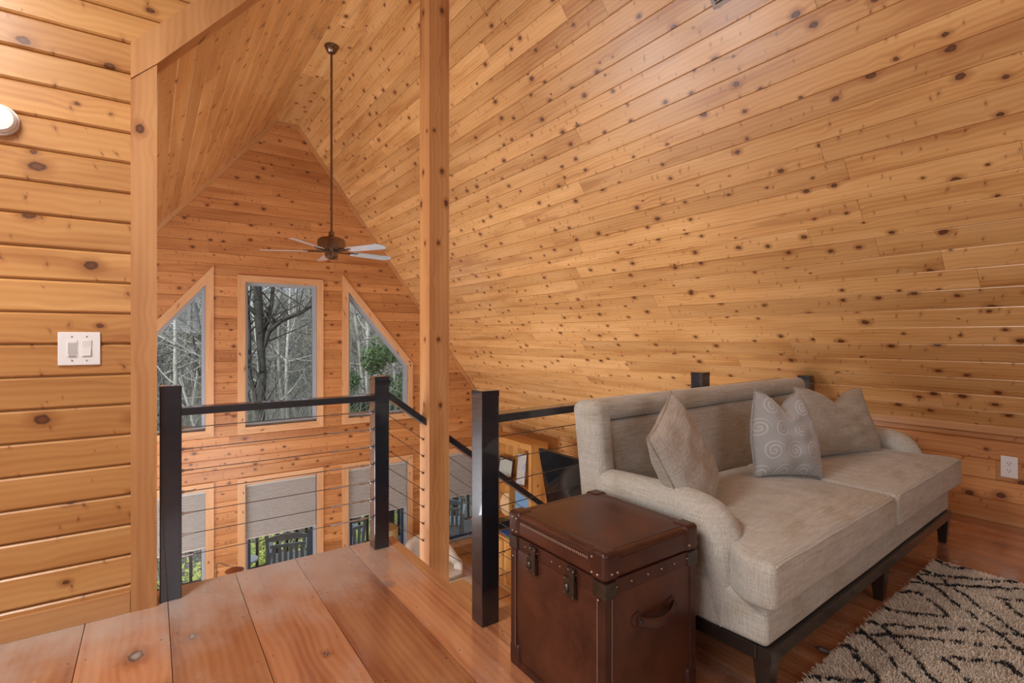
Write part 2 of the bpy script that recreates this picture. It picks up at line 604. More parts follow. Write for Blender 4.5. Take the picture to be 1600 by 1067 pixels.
def spans(region, holes, v):
    r = interval(region, v)
    if not r or r[1] - r[0] < 1e-5:
        return []
    out = [r]
    for h in holes:
        hi = interval(h, v)
        if not hi:
            continue
        nxt = []
        for a, b in out:
            if hi[1] <= a or hi[0] >= b:
                nxt.append((a, b))
            else:
                if hi[0] > a:
                    nxt.append((a, hi[0]))
                if hi[1] < b:
                    nxt.append((hi[1], b))
        out = nxt
    return out


def bands(region, holes, a, b):
    ks = sorted({a, b} | {p[1] for poly in [region] + holes for p in poly if a < p[1] < b})
    res = []
    for p, q in zip(ks[:-1], ks[1:]):
        if q - p < 1e-5:
            continue
        e = (q - p) * 1e-3
        s0, s1 = spans(region, holes, p + e), spans(region, holes, q - e)
        if len(s0) != len(s1):
            m = spans(region, holes, (p + q) / 2)
            s0 = s1 = m
        for (l0, r0), (l1, r1) in zip(s0, s1):
            res.append((p, q, l0, r0, l1, r1))
    return res


def trap_mesh(mb, tr, O, U, V, N, th, ch0, ch1, off):
    p, q, l0, r0, l1, r1 = tr
    prof = []
    if ch0:
        prof += [(p, -ch0), (min(p + ch0, (p + q) / 2), 0)]
    else:
        prof += [(p, 0)]
    if ch1:
        prof += [(max(q - ch1, (p + q) / 2), 0), (q, -ch1)]
    else:
        prof += [(q, 0)]
    prof += [(q, -th), (p, -th)]
    n = len(prof)
    vs, uv = [], []
    for side in (0, 1):
        for (v, d) in prof:
            t = (v - p) / (q - p)
            u = (l0 + (l1 - l0) * t) if side == 0 else (r0 + (r1 - r0) * t)
            P = O + U * u + V * v + N * d
            vs.append(tuple(P))
            uv.append((u + off[0], v + off[1]))
    fs = [tuple(range(n)), tuple(range(2 * n - 1, n - 1, -1))] + [(i, i + n, (i + 1) % n + n, (i + 1) % n) for i in range(n)]
    mb.add(vs, fs, uv)


def slab(name, O, U, V, N, region, holes, d0, d1, mat):
    O, U, V, N = map(Vector, (O, U, V, N))
    vs = [p[1] for p in region]
    mb = MB()
    for tr in bands(region, holes, min(vs), max(vs)):
        trap_mesh(mb, tr, O + N * d0, U, V, N, d0 - d1, 0, 0, (0, 0))
    return struct(mb.build(name, mat))


def clad(parent, O, U, V, N, region, holes, v0, pitch, mat, th=0.018, ch=0.005, gap=0.0016, seg=None, name='plank', jit=0.0):
    O, U, V, N = map(Vector, (O, U, V, N))
    vmin, vmax = min(p[1] for p in region), max(p[1] for p in region)
    k = 0
    cnt = 0
    while v0 + k * pitch < vmax - 0.004:
        a, b = v0 + k * pitch + gap / 2, v0 + (k + 1) * pitch - gap / 2
        k += 1
        if b < vmin + 0.004:
            continue
        A, B = max(a, vmin), min(b, vmax)
        trs = bands(region, holes, A, B)
        groups = []
        for tr in trs:
            hit = [g for g in groups if any(abs(o[1] - tr[0]) < 1e-6 and min(o[5], tr[3]) - max(o[4], tr[2]) > 0.002 for o in g)]
            new = [tr]
            for h in hit:
                new = h + new
                groups.remove(h)
            groups.append(new)
        for g in groups:
            pieces = [g]
            if seg and len(g) == 1:
                p, q, l0, r0, l1, r1 = g[0]
                lo, hi = min(l0, l1), max(r0, r1)
                cuts = []
                x = lo + random.uniform(0.3, seg[1])
                while x < hi - 0.5:
                    cuts.append(x)
                    x += random.uniform(*seg)
                pieces = []
                L0, L1 = l0, l1
                for c in cuts:
                    pieces.append([(p, q, L0, c - 0.0008, L1, c - 0.0008)])
                    L0 = L1 = c + 0.0008
                pieces.append([(p, q, L0, r0, L1, r1)])
            for pc in pieces:
                if max(t[3] - t[2] for t in pc) < 0.01 and max(t[5] - t[4] for t in pc) < 0.01:
                    continue
                mb = MB()
                off = (random.random() * 60, random.random() * 60)
                j = random.uniform(0, jit)
                for t in pc:
                    trap_mesh(mb, t, O - N * j, U, V, N, th - j, ch if abs(t[0] - a) < 1e-6 else 0, ch if abs(t[1] - b) < 1e-6 else 0, off)
                c = np.mean(np.array(mb.v), axis=0)
                mb.build(name, mat, parent, loc=tuple(c))
                cnt += 1
    return cnt


# ================================================================== THE SHELL
YG = 8.25      # gable wall
ZL = -2.75     # lower floor
YB = -3.2      # wall behind the camera
XL = -3.2
TR, TL = 1.33, 1.22
XR1, ZR1 = 5.56, 0.62 - (5.56 - 4.75) * 1.33

# --- right slope (ceiling)
nr = math.hypot(1, TR)
Vr = Vector((-1 / nr, 0, TR / nr))
Nr = Vector((-TR / nr, 0, -1 / nr))
LR = math.hypot(XR1 - 1.833, 4.5 - ZR1)
reg = [(YB, 0), (YG, 0), (YG, LR), (YB, LR)]
O = (XR1, 0, ZR1)
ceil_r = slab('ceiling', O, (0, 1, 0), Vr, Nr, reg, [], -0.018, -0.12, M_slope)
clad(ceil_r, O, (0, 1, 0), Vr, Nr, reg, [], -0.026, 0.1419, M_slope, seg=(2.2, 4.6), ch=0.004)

# --- left slope over the great room
nl = math.hypot(1, TL)
Vl = Vector((1 / nl, 0, TL / nl))
Nl = Vector((TL / nl, 0, -1 / nl))
XLL = -2.5
ZLL = 4.5 - (1.51 - XLL) * TL
LL = math.hypot(1.51 - XLL, 4.5 - ZLL)
reg = [(3.05, 0), (YG, 0), (YG, LL), (3.05, LL)]
O = (XLL, 0, ZLL)
ceil_l = slab('ceiling', O, (0, 1, 0), Vl, Nl, reg, [], -0.018, -0.12, M_slope)
clad(ceil_l, O, (0, 1, 0), Vl, Nl, reg, [], 0.02, 0.1419, M_slope, seg=(2.4, 4.2), ch=0.004)

# --- flat ridge boards
rb = struct(MB().box(1.36, 1.99, YB, YG, 4.55, 4.62).build('ceiling', M_slope))
y = YB
for L in (2.3, 2.1, 2.4, 1.75, 1.25, 1.65):
    MB().box(1.505, 1.838, y, y + L - 0.002, 4.497, 4.53).build('ridge_board', M_slope, rb)
    y += L

# --- gable wall with its window holes
XC = 1.605
def mir(poly):
    return [(2 * XC - x, z) for x, z in poly][::-1]
UR = [(2.59, -0.03), (3.61, -0.03), (3.61, 0.79), (2.59, 2.01)]
UC = [(XC - 0.50, -0.03), (XC + 0.50, -0.03), (XC + 0.50, 2.07), (XC - 0.50, 2.07)]
def rect(a, b, c, d):
    return [(a, c), (b, c), (b, d), (a, d)]
LW = [rect(XC - 0.50, XC + 0.50, -2.47, -0.85), rect(2.59, 3.61, -2.47, -0.85), rect(4.10, 5.12, -2.47, -0.85), mir(rect(2.59, 3.61, -2.47, -0.85))]
HOLES = [UC, UR, mir(UR)] + LW
regG = [(XLL, ZL), (XR1, ZL), (XR1, ZR1), (1.833, 4.5), (1.51, 4.5), (XLL, ZLL)]
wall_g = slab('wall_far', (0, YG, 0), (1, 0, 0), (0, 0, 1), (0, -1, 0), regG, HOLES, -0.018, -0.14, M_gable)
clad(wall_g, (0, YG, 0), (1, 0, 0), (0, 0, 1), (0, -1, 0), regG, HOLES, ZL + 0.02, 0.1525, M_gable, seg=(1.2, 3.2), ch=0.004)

# trims where the gable meets the slopes
def strip(p0, p1, w, th, side, mat, parent, name='trim_board'):
    """board lying on the gable wall from p0 to p1 (x,z), width w to the given side"""
    d = (Vector(p1) - Vector(p0)).normalized()
    nrm = Vector((-d.y, d.x)) * side
    a, b = Vector(p0), Vector(p1)
    poly = [tuple(a), tuple(b), tuple(b + nrm * w), tuple(a + nrm * w)]
    mb = MB()
    L = (b - a).length
    vs = [(x, YG - th, z) for x, z in poly] + [(x, YG + 0.002, z) for x, z in poly]
    fs = [(0, 1, 2, 3), (7, 6, 5, 4), (0, 4, 5, 1), (1, 5, 6, 2), (2, 6, 7, 3), (3, 7, 4, 0)]
    ou = random.random() * 20
    uv = [(ou, 0), (ou + L, 0), (ou + L, w), (ou, w)] * 2
    mb.add(vs, fs, uv)
    return mb.build(name, mat, parent)

t1 = struct(strip((XR1, ZR1), (1.833, 4.5), 0.05, 0.02, 1, M_casing, None, 'trim_1'))
t2 = struct(strip((XLL, ZLL), (1.51, 4.5), 0.05, 0.02, -1, M_casing, None, 'trim_2'))
t3 = struct(strip((1.50, 4.50), (1.843, 4.5), 0.05, 0.022, -1, M_casing, None, 'trim_3'))
t4 = struct(MB().box(XR1 - 0.05, XR1, YG - 0.05, YG, ZL, ZR1 - 0.02).build('trim_4', M_casing))

# --- side walls of the great room, under-loft walls, back walls
wr = struct(MB().box(XR1 + 0.018, XR1 + 0.12, YB, YG + 0.14, ZL, ZR1 + 0.02).build('wall_right', M_gable))
clad(wr, (XR1, 0, 0), (0, 1, 0), (0, 0, 1), (-1, 0, 0), [(2.2, ZL), (YG, ZL), (YG, ZR1), (2.2, ZR1)], [], ZL, 0.1419, M_slope, seg=(1.6, 3.4), ch=0.004)
struct(MB().box(XLL - 0.12, XLL, 2.9, YG + 0.14, ZL, ZLL + 0.02).build('wall_side', M_gable))
struct(MB().box(XL - 0.12, XL, YB, 3.04, -0.3, 3.9).build('wall_dormer', M_part))
struct(MB().box(XL - 0.12, XR1 + 0.1, YB - 0.12, YB, ZL, 4.62).build('wall_back', M_part))
struct(MB().box(XL - 0.12, XR1, YB, YB + 0.1, ZL, -0.3).build('wall_below', M_part))
struct(MB().box(XL - 0.12, XL, YB, 3.04, ZL, -0.3).build('wall_below', M_part))
# dormer ceiling
struct(MB().prism([(XL - 0.12, 3.27), (1.51, 4.5), (1.51, 4.62), (XL - 0.12, 3.39)], 'y', YB, 3.04).build('ceiling_dormer', M_slope))

# --- partition wall on the left of the opening
regP = [(XL, 0), (-0.02, 0), (-0.02, 2.52), (1.40, 4.18), (1.42, 4.47), (XL, 3.29)]
YP = 2.96
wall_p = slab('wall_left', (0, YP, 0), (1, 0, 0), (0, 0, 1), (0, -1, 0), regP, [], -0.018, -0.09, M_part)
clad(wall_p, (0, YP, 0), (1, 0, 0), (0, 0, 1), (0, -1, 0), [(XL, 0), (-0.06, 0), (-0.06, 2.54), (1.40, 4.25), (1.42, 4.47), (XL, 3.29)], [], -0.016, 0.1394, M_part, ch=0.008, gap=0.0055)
tr5 = struct(MB().prism([(-0.077, 0), (0.023, 0), (0.023, 2.56), (-0.077, 2.46)], 'y', YP - 0.018, YP + 0.10).build('trim_5', M_casing))
tr6 = struct(MB().prism([(-0.077, 2.462), (0.024, 2.562), (1.425, 4.197), (1.425, 4.375), (-0.077, 2.625)], 'y', YP - 0.022, YP + 0.10).build('trim_6', M_casing))
struct(MB().box(XL, -0.078, YP - 0.014, YP, 0, 0.098, 0.003).build('baseboard_left', M_casing))

# --- knee wall of the loft, right
wk = struct(MB().box(4.768, 4.86, YB, 2.05, 0, 0.64).build('wall_knee', M_slope))
clad(wk, (4.75, 0, 0), (0, 1, 0), (0, 0, 1), (-1, 0, 0), [(YB, 0), (2.05, 0), (2.05, 0.62), (YB, 0.62)], [], 0.012, 0.137, M_gable, seg=(1.8, 3.4), ch=0.005)
struct(MB().box(4.715, 4.75, YB, 2.05, 0.608, 0.662, 0.004).build('trim_7', M_casing))
struct(MB().box(4.736, 4.75, YB, 2.05, 0.0, 0.03, 0.003).build('baseboard_right', M_casing))

# --- loft floor
XE = 1.265
YE, YS = 3.12, 2.00
fl = struct(MB().box(XL, XE - 0.004, YB, YE - 0.004, -0.28, -0.032).box(XE - 0.004, 4.75, YB, YS - 0.004, -0.28, -0.032).build('floor', M_floor))
seams = [0.066 + 0.3045 * i for i in range(-11, 4)]
for i, x in enumerate(seams):
    x1 = x + 0.3045 if i < len(seams) - 1 else 1.215
    if x < XL:
        x = XL
    if i == len(seams) - 1:
        x1 = 1.205
    L = 6.32
    c = ((x + x1) / 2, 0, 0)
    mb = MB()
    ou, ov = random.random() * 30, random.random() * 30
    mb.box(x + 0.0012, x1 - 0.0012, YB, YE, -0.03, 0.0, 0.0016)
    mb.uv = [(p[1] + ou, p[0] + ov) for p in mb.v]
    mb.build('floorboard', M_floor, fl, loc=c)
mb = MB().box(1.206, XE, YS + 0.02, YE, -0.045, 0.0, 0.006)
mb.uv = [(p[1] + 3.3, p[0] + 7.7) for p in mb.v]
mb.build('nosing', M_nosing, fl, label='grey-green tinted nosing board along the stair opening')
x = 1.206
while x < 4.74:
    x1 = min(x + 0.3045, 4.745)
    mb = MB()
    ou, ov = random.random() * 30, random.random() * 30
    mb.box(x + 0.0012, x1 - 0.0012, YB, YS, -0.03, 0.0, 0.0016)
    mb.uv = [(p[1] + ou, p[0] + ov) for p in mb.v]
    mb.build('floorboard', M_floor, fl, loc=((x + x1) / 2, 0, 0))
    x = x1
# fill the strip beside the nosing
# --- lower floor
fl2 = struct(MB().box(XL, XR1 + 0.1, YB, YG + 0.1, ZL - 0.2, ZL - 0.02).build('floor_lower', M_lfloor))
clad(fl2, (0, 0, ZL), (0, 1, 0), (1, 0, 0), (0, 0, 1), [(2.2, XLL), (YG, XLL), (YG, XR1), (2.2, XR1)], [], XLL, 0.18, M_lfloor, seg=(2.2, 3.8), ch=0.002, name='floorboard')

# ================================================================== WINDOWS
def offset_poly(poly, d):
    """offset a convex CCW polygon outward by d"""
    n = len(poly)
    out = []
    for i in range(n):
        p0, p1, p2 = Vector(poly[i - 1]), Vector(poly[i]), Vector(poly[(i + 1) % n])
        e1, e2 = (p1 - p0).normalized(), (p2 - p1).normalized()
        n1, n2 = Vector((e1.y, -e1.x)), Vector((e2.y, -e2.x))
        m = (n1 + n2)
        m = m / m.dot(n1)
        out.append(tuple(p1 + m * d))
    return out


def ring(mb, pin, pout, y0, y1):
    n = len(pin)
    for i in range(n):
        j = (i + 1) % n
        q = [pin[i], pin[j], pout[j], pout[i]]
        vs = [(a, y0, b) for a, b in q] + [(a, y1, b) for a, b in q]
        mb.add(vs, [(0, 1, 2, 3), (7, 6, 5, 4), (0, 4, 5, 1), (1, 5, 6, 2), (2, 6, 7, 3), (3, 7, 4, 0)])


def window(num, poly, casing_w=0.095, fmat=None, label=''):
    inn = offset_poly(poly, -0.045)
    mb = MB()
    ring(mb, inn, offset_poly(poly, 0.0), YG + 0.055, YG + 0.12)
    w = struct(mb.build('window_%d' % num, fmat or M_vinyl), label)
    # wooden reveal
    rv = MB()
    ring(rv, offset_poly(poly, -0.004), offset_poly(poly, 0.006), YG - 0.012, YG + 0.055)
    rv.build('reveal', M_vinyl, w)
    pout = offset_poly(poly, casing_w)
    n = len(poly)
    pp = offset_poly(poly, -0.004)
    for i in range(n):
        j = (i + 1) % n
        q = [pp[i], pp[j], pout[j], pout[i]]
        vs = [(a, YG - 0.020, b) for a, b in q] + [(a, YG + 0.001, b) for a, b in q]
        L = (Vector(q[1]) - Vector(q[0])).length
        ou = random.random() * 20
        c = MB().add(vs, [(0, 1, 2, 3), (7, 6, 5, 4), (0, 4, 5, 1), (1, 5, 6, 2), (2, 6, 7, 3), (3, 7, 4, 0)],
                     [(ou, 0), (ou + L, 0), (ou + L, 0.1), (ou, 0.1)] * 2)
        c.build('casing', M_wcasing, w)
    gp = offset_poly(poly, -0.04)
    MB().prism(gp, 'y', YG + 0.085, YG + 0.091).build('pane', M_glass, w)
    return w

window(1, mir(UR), label='upper left angled window beside the tall centre window')
window(2, UC, label='tall rectangular upper window in the middle of the gable')
window(3, UR, label='upper right angled window beside the tall centre window')
names = ['lower centre window under the tall upper window', 'lower window right of centre with a lamp before it', 'rightmost lower window seen between the posts', 'lower left window beside the black post']
for i, p in enumerate(LW):
    w = window(4 + i, p, label=names[i])
    x0, x1 = p[0][0], p[1][0]
    s = MB()
    for (a, b, c, d) in [(x0 + 0.045, x0 + 0.085, -2.43, -0.9), (x1 - 0.085, x1 - 0.045, -2.43, -0.9), (x0 + 0.085, x1 - 0.085, -2.43, -2.39)]:
        s.box(a, b, YG + 0.058, YG + 0.10, c, d, 0.003)
    s.build('sash', M_blueframe, w, label='dark blue sash frame')

# cellular shades
sh_lab = ['pale grey pleated shade in the lower centre window', 'pale grey pleated shade right of centre above the drum lamp',
          'pale grey pleated shade in the rightmost lower window', 'pale grey pleated shade in the lower left window beside the black post']
for i, p in enumerate(LW):
    x0, x1 = p[0][0] + 0.012, p[1][0] - 0.012
    t = empty('pleated_shade', ((x0 + x1) / 2, YG + 0.03, -0.86), 0, sh_lab[i], 'window shade', 'pleated shades in the lower windows')
    hw = (x1 - x0) / 2
    MB().box(-hw, hw, -0.02, 0.02, -0.035, -0.002, 0.004).build('head_rail', M_blindrail, t)
    H = 0.80
    n = 25
    vs, fs = [], []
    for k in range(2 * n + 1):
        z = -0.035 - (H - 0.06) * k / (2 * n)
        y = -0.020 if k % 2 else -0.004
        vs += [(-hw, y, z), (hw, y, z)]
    for k in range(2 * n):
        fs.append((2 * k, 2 * k + 1, 2 * k + 3, 2 * k + 2))
    m0 = len(vs)
    for k in range(2 * n + 1):
        z = -0.035 - (H - 0.06) * k / (2 * n)
        y = 0.020 if k % 2 else 0.004
        vs += [(-hw, y, z), (hw, y, z)]
    for k in range(2 * n):
        fs.append((m0 + 2 * k + 2, m0 + 2 * k + 3, m0 + 2 * k + 1, m0 + 2 * k))
    mk('pleated_fabric', vs, fs, M_blind, t)
    MB().box(-hw, hw, -0.014, 0.014, -H, -H + 0.024, 0.004).build('bottom_rail', M_blindrail, t)

# ================================================================== OUTDOORS
dk = struct(MB().box(-6, 9, YG + 0.14, 10.05, ZL - 0.35, ZL - 0.14).build('floor_deck', M_deck))
for k in range(12):
    y0 = YG + 0.16 + k * 0.15
    MB().box(-4, 8, y0, y0 + 0.143, ZL - 0.14, ZL - 0.11, 0.003).build('deck_board', M_deck, dk, loc=(0, y0, 0))
ZD = ZL - 0.11
dr = empty('deck_railing', (0, 9.95, ZD), 0, 'brown wooden railing of the deck beyond the lower windows', 'railing')
x = -2.6
k = 0
proto = None
while x < 7.6:
    if k % 9 == 4:
        MB().box(x - 0.05, x + 0.05, -0.05, 0.05, 0, 1.05, 0.004).build('post', M_bal, dr)
    else:
        if proto is None:
            proto = MB().box(-0.022, 0.022, -0.02, 0.02, 0.06, 0.95, 0.003).build('baluster', M_bal, dr)
            proto.location.x = x
        else:
            c = proto.copy()
            COL.objects.link(c)
            c.parent = dr
            c.location.x = x
    x += 0.165
    k += 1
MB().box(-2.7, 7.7, -0.07, 0.07, 0.95, 0.99, 0.004).build('top_rail', M_bal, dr)
MB().box(-2.7, 7.7, -0.02, 0.02, 0.06, 0.10, 0.004).build('bottom_rail', M_bal, dr)


def deck_chair():
    t = empty('deck_chair')
    for s in (-1, 1):
        MB().box(-0.025, 0.025, -0.02, 0.02, 0, 1.0, 0.004, Matrix.Translation((s * 0.27, 0.0, 0)) @ Matrix.Rotation(0.16, 4, 'X') @ Matrix.Rotation(0.05 * s, 4, 'Y')).build('back_post', M_greychair, t)
        MB().box(s * 0.29 - 0.025, s * 0.29 + 0.025, 0.42, 0.47, 0, 0.62, 0.004).build('front_leg', M_greychair, t)
        MB().box(s * 0.30 - 0.045, s * 0.30 + 0.045, -0.1, 0.5, 0.62, 0.645, 0.004).build('armrest', M_greychair, t)
    # crest rail with a curved top
    poly = [(-0.29, 0.84), (0.29, 0.84), (0.29, 0.90)] + [(0.29 - 0.58 * i / 8, 0.90 + 0.05 * math.sin(PI * i / 8)) for i in range(1, 8)] + [(-0.29, 0.90)]
    o = MB().prism(poly, 'y', -0.155, -0.13).build('crest_rail', M_greychair, t)
    MB().box(-0.27, 0.27, -0.135, -0.11, 0.72, 0.77, 0.003).build('back_rail', M_greychair, t)
    for k in range(6):
        x = -0.21 + 0.084 * k
        MB().box(x - 0.026, x + 0.026, -0.008, 0.008, 0.40, 0.75, 0.003, Matrix.Translation((0, -0.055, 0)) @ Matrix.Rotation(0.1, 4, 'X')).build('back_slat', M_greychair, t)
    for k in range(6):
        MB().box(-0.28, 0.28, -0.06 + k * 0.09, 0.02 + k * 0.09, 0.39, 0.41, 0.003).build('seat_slat', M_greychair, t)
    return t

dc = deck_chair()
chair_spots = [(1.86, 9.05, -0.25, 'grey wooden deck chair behind the lower centre window'), (2.82, 9.15, 0.05, 'grey wooden deck chair behind the lower window right of centre'), (4.82, 9.1, -0.6, 'grey wooden deck chair behind the rightmost lower window')]
for i, (x, y, rz, lab) in enumerate(chair_spots):
    c = dc if i == 0 else copy_tree(dc)
    c.location = (x, y, ZD)
    c.rotation_euler = (0, 0, rz)
    tag(c, lab, 'chair', 'grey chairs on the deck')
# small round white side table on the deck
t = empty('deck_table', (1.28, 9.35, ZD), 0, 'small round white table on the deck left of the grey chair', 'table')
MB().lathe([(0.0, 0.47), (0.17, 0.47), (0.17, 0.50), (0.0, 0.50)]).build('table_top', M_white, t)
MB().lathe([(0.10, 0), (0.10, 0.02), (0.025, 0.03), (0.025, 0.47)]).build('pedestal', M_white, t)

# terrain
nx, ny = 60, 60
vs, fs = [], []
def ground(x, y):
    ys = [10, 20, 40, 70, 110, 150]
    zs = [-5.5, -8.0, -7.0, -1.5, 4.0, 4.2]
    z = float(np.interp(y, ys, zs))
    return z + 0.5 * math.sin(x * 0.13 + 1) + 0.35 * math.sin(y * 0.21 + x * 0.07) + (y / 110) * 1.1 * math.sin(x * 0.06)
for j in range(ny + 1):
    for i in range(nx + 1):
        x = -60 + 160 * i / nx
        y = 10.2 + 140 * j / ny
        vs.append((x, y, ground(x, y)))
for j in range(ny):
    for i in range(nx):
        a = j * (nx + 1) + i
        fs.append((a, a + 1, a + nx + 2, a + nx + 1))
struct(mk('ground', vs, fs, M_hill, smooth=True))


def tubes_np(segs, n):
    """segs: (k,8) p0 p1 r0 r1 -> verts, faces"""
    segs = np.asarray(segs)
    p0, p1, r0, r1 = segs[:, 0:3], segs[:, 3:6], segs[:, 6], segs[:, 7]
    d = p1 - p0
    d /= np.linalg.norm(d, axis=1)[:, None] + 1e-9
    up = np.where(np.abs(d[:, 2:3]) < 0.9, np.array([[0, 0, 1.0]]), np.array([[1.0, 0, 0]]))
    a = np.cross(d, up)
    a /= np.linalg.norm(a, axis=1)[:, None]
    b = np.cross(d, a)
    k = len(segs)
    V = np.empty((k, 2 * n, 3))
    for j in range(n):
        t = 2 * PI * j / n
        off = a * math.cos(t) + b * math.sin(t)
        V[:, j] = p0 + off * r0[:, None]
        V[:, n + j] = p1 + off * r1[:, None]
    base = (np.arange(k) * 2 * n)[:, None]
    F = []
    for j in range(n):
        F.append(base + np.array([[j, (j + 1) % n, n + (j + 1) % n, n + j]]))
    F = np.stack(F, 1).reshape(-1, 4)
    return V.reshape(-1, 3), F


def mk_quads(name, V, F, mat, parent=None):
    me = bpy.data.meshes.new(name)
    me.vertices.add(len(V))
    me.vertices.foreach_set('co', np.asarray(V, dtype=np.float32).ravel())
    me.loops.add(len(F) * 4)
    me.loops.foreach_set('vertex_index', np.asarray(F, dtype=np.int32).ravel())
    me.polygons.add(len(F))
    me.polygons.foreach_set('loop_start', np.arange(len(F), dtype=np.int32) * 4)
    me.polygons.foreach_set('use_smooth', np.ones(len(F), dtype=bool))
    me.materials.append(mat)
    me.update(calc_edges=True)
    o = bpy.data.objects.new(name, me)
    return link(o, parent)


def grow(p, d, length, r, depth, out, r_, bend=0.18, kids=(3, 5), minr=0.004):
    """one wandering branch and its children"""
    n = max(3, int(length / 0.45))
    n = min(n, 9)
    step = length / n
    d = Vector(d).normalized()
    p = Vector(p)
    for i in range(n):
        t = i / n
        q = p + d * step
        ra, rb = r * (1 - 0.75 * t), r * (1 - 0.75 * (i + 1) / n)
        out.append((*p, *q, ra, rb))
        if depth > 0 and i >= 1:
            m = r_.choice([0, 1, 1, 2]) if depth > 1 else r_.choice([1, 1, 2])
            for _ in range(m):
                ax = Vector((r_.uniform(-1, 1), r_.uniform(-1, 1), r_.uniform(-0.4, 1)))
                nd = (d * 0.55 + ax.normalized() * 0.85).normalized()
                grow(q, nd, length * r_.uniform(0.35, 0.6), max(rb * r_.uniform(0.35, 0.6), minr), depth - 1, out, r_, bend * 1.2, kids, minr)
        p = q
        d = (d + Vector((r_.uniform(-1, 1), r_.uniform(-1, 1), r_.uniform(-0.5, 0.9))) * bend).normalized()


def tree_segs(seed, h, r, depth=3, lean=(0, 0), first=0.3):
    r_ = random.Random(seed)
    out = []
    n = 14
    p = Vector((0, 0, 0))
    d = Vector((lean[0], lean[1], 1)).normalized()
    for i in range(n):
        q = p + d * (h / n)
        ra, rb = r * (1 - 0.7 * i / n), r * (1 - 0.7 * (i + 1) / n)
        out.append((*p, *q, ra, rb))
        if i / n > first:
            for _ in range(r_.choice([1, 1, 2])):
                a = r_.uniform(0, 2 * PI)
                nd = Vector((math.cos(a), math.sin(a), r_.uniform(0.1, 0.9)))
                grow(q, nd, h * r_.uniform(0.14, 0.28), rb * r_.uniform(0.25, 0.5), depth - 1, out, r_)
        p = q
        d = (d + Vector((r_.uniform(-1, 1), r_.uniform(-1, 1), 0.4)) * 0.07).normalized()
    return out


def make_tree(name, segs, mat, loc, label, group=None, parent=None):
    V, F = tubes_np(segs, 5)
    o = mk_quads(name, V, F, mat)
    o.location = loc
    tag(o, label, 'tree', group)
    return o

# the big dark tree in the tall window: trunk, fork and one heavy bough to the right
main = []
def path(pts, rads, out):
    for i in range(len(pts) - 1):
        out.append((*pts[i], *pts[i + 1], rads[i], rads[i + 1]))
MY = 16.0
path([(2.55, MY, -8), (2.62, MY, -4), (2.55, MY, -1.0), (2.60, MY, 0.3), (2.52, MY, 1.5), (2.50, MY, 2.0), (2.45, MY, 3.2), (2.6, MY, 5)], [0.17, 0.14, 0.12, 0.11, 0.115, 0.13, 0.11, 0.07], main)
path([(2.60, MY, 0.9), (2.75, MY - 0.1, 1.45), (3.05, MY - 0.2, 1.75), (3.6, MY - 0.2, 2.0), (4.1, MY - 0.1, 2.35), (4.6, MY, 2.9)], [0.07, 0.075, 0.065, 0.052, 0.042, 0.03], main)
path([(2.5, MY, 1.9), (2.2, MY, 2.15), (1.95, MY, 2.7), (1.8, MY, 3.5)], [0.08, 0.065, 0.05, 0.035], main)
path([(2.55, MY, -1.0), (2.3, MY + .2, 0.2), (2.28, MY + .2, 1.6), (2.2, MY + .3, 3.2)], [0.06, 0.055, 0.05, 0.04], main)
path([(2.6, MY, 1.3), (2.85, MY + .1, 2.2), (2.95, MY + .2, 3.4)], [0.07, 0.06, 0.04], main)
path([(2.55, MY, 0.1), (2.3, MY, 0.45), (1.9, MY, 0.7), (1.6, MY, 1.2)], [0.05, 0.04, 0.035, 0.02], main)
r_ = random.Random(4)
for s in list(main):
    if s[2] > -3:
        for _ in range(3):
            t = r_.random()
            p = Vector(s[0:3]).lerp(Vector(s[3:6]), t)
            a = r_.uniform(0, 2 * PI)
            grow(p, (math.cos(a), math.sin(a) * 0.6, r_.uniform(0.3, 1.6)), r_.uniform(0.8, 2.2), 0.022, 2, main, r_)
mt = make_tree('bare_tree', main, M_barkd, (0, 0, 0), 'large dark bare tree with a heavy bough in the tall centre window', None)  # backlit darkness of this trunk is put into its bark colour

mats = [M_bark, M_barkp, M_bark, M_barkd, M_barkp]
protos = []
for i in range(6):
    segs = tree_segs(20 + i, 14 + 2 * (i % 3), 0.15 + 0.02 * i, 4 if i < 4 else 3, lean=(random.uniform(-.08, .08), 0), first=0.22)
    V, F = tubes_np(segs, 4)
    protos.append(mk_quads('bare_tree', V, F, mats[i % 5]))
pale = [(3.35, 18, 1, 'pale bare tree just right of the large dark tree'), (1.95, 21, 4, 'pale slim tree left of the large dark tree')]
used = set()
def place_tree(pi, x, y, lab, group, sc=1.0):
    o = protos[pi]
    if pi in used:
        o = protos[pi].copy()
        COL.objects.link(o)
    used.add(pi)
    o.location = (x, y, ground(x, y) - 0.2)
    o.rotation_euler = (0, 0, random.uniform(0, 6.28))
    o.scale = (sc, sc, sc)
    tag(o, lab, 'tree', group)
for x, y, pi, lab in pale:
    place_tree(pi, x, y, lab, 'bare trees close to the house', 0.5 if pi == 4 else 0.8)
place_tree(0, 6.6, 19.0, 'grey forked bare tree seen through the upper right window', 'bare trees close to the house', 1.0)
for k in range(64):
    y = random.uniform(30, 78)
    x = y * random.uniform(-0.12, 0.62)
    place_tree(random.randrange(6), x, y, 'bare winter tree in the woods beyond the windows', 'bare trees in the woods beyond the windows', random.uniform(0.7, 1.15))
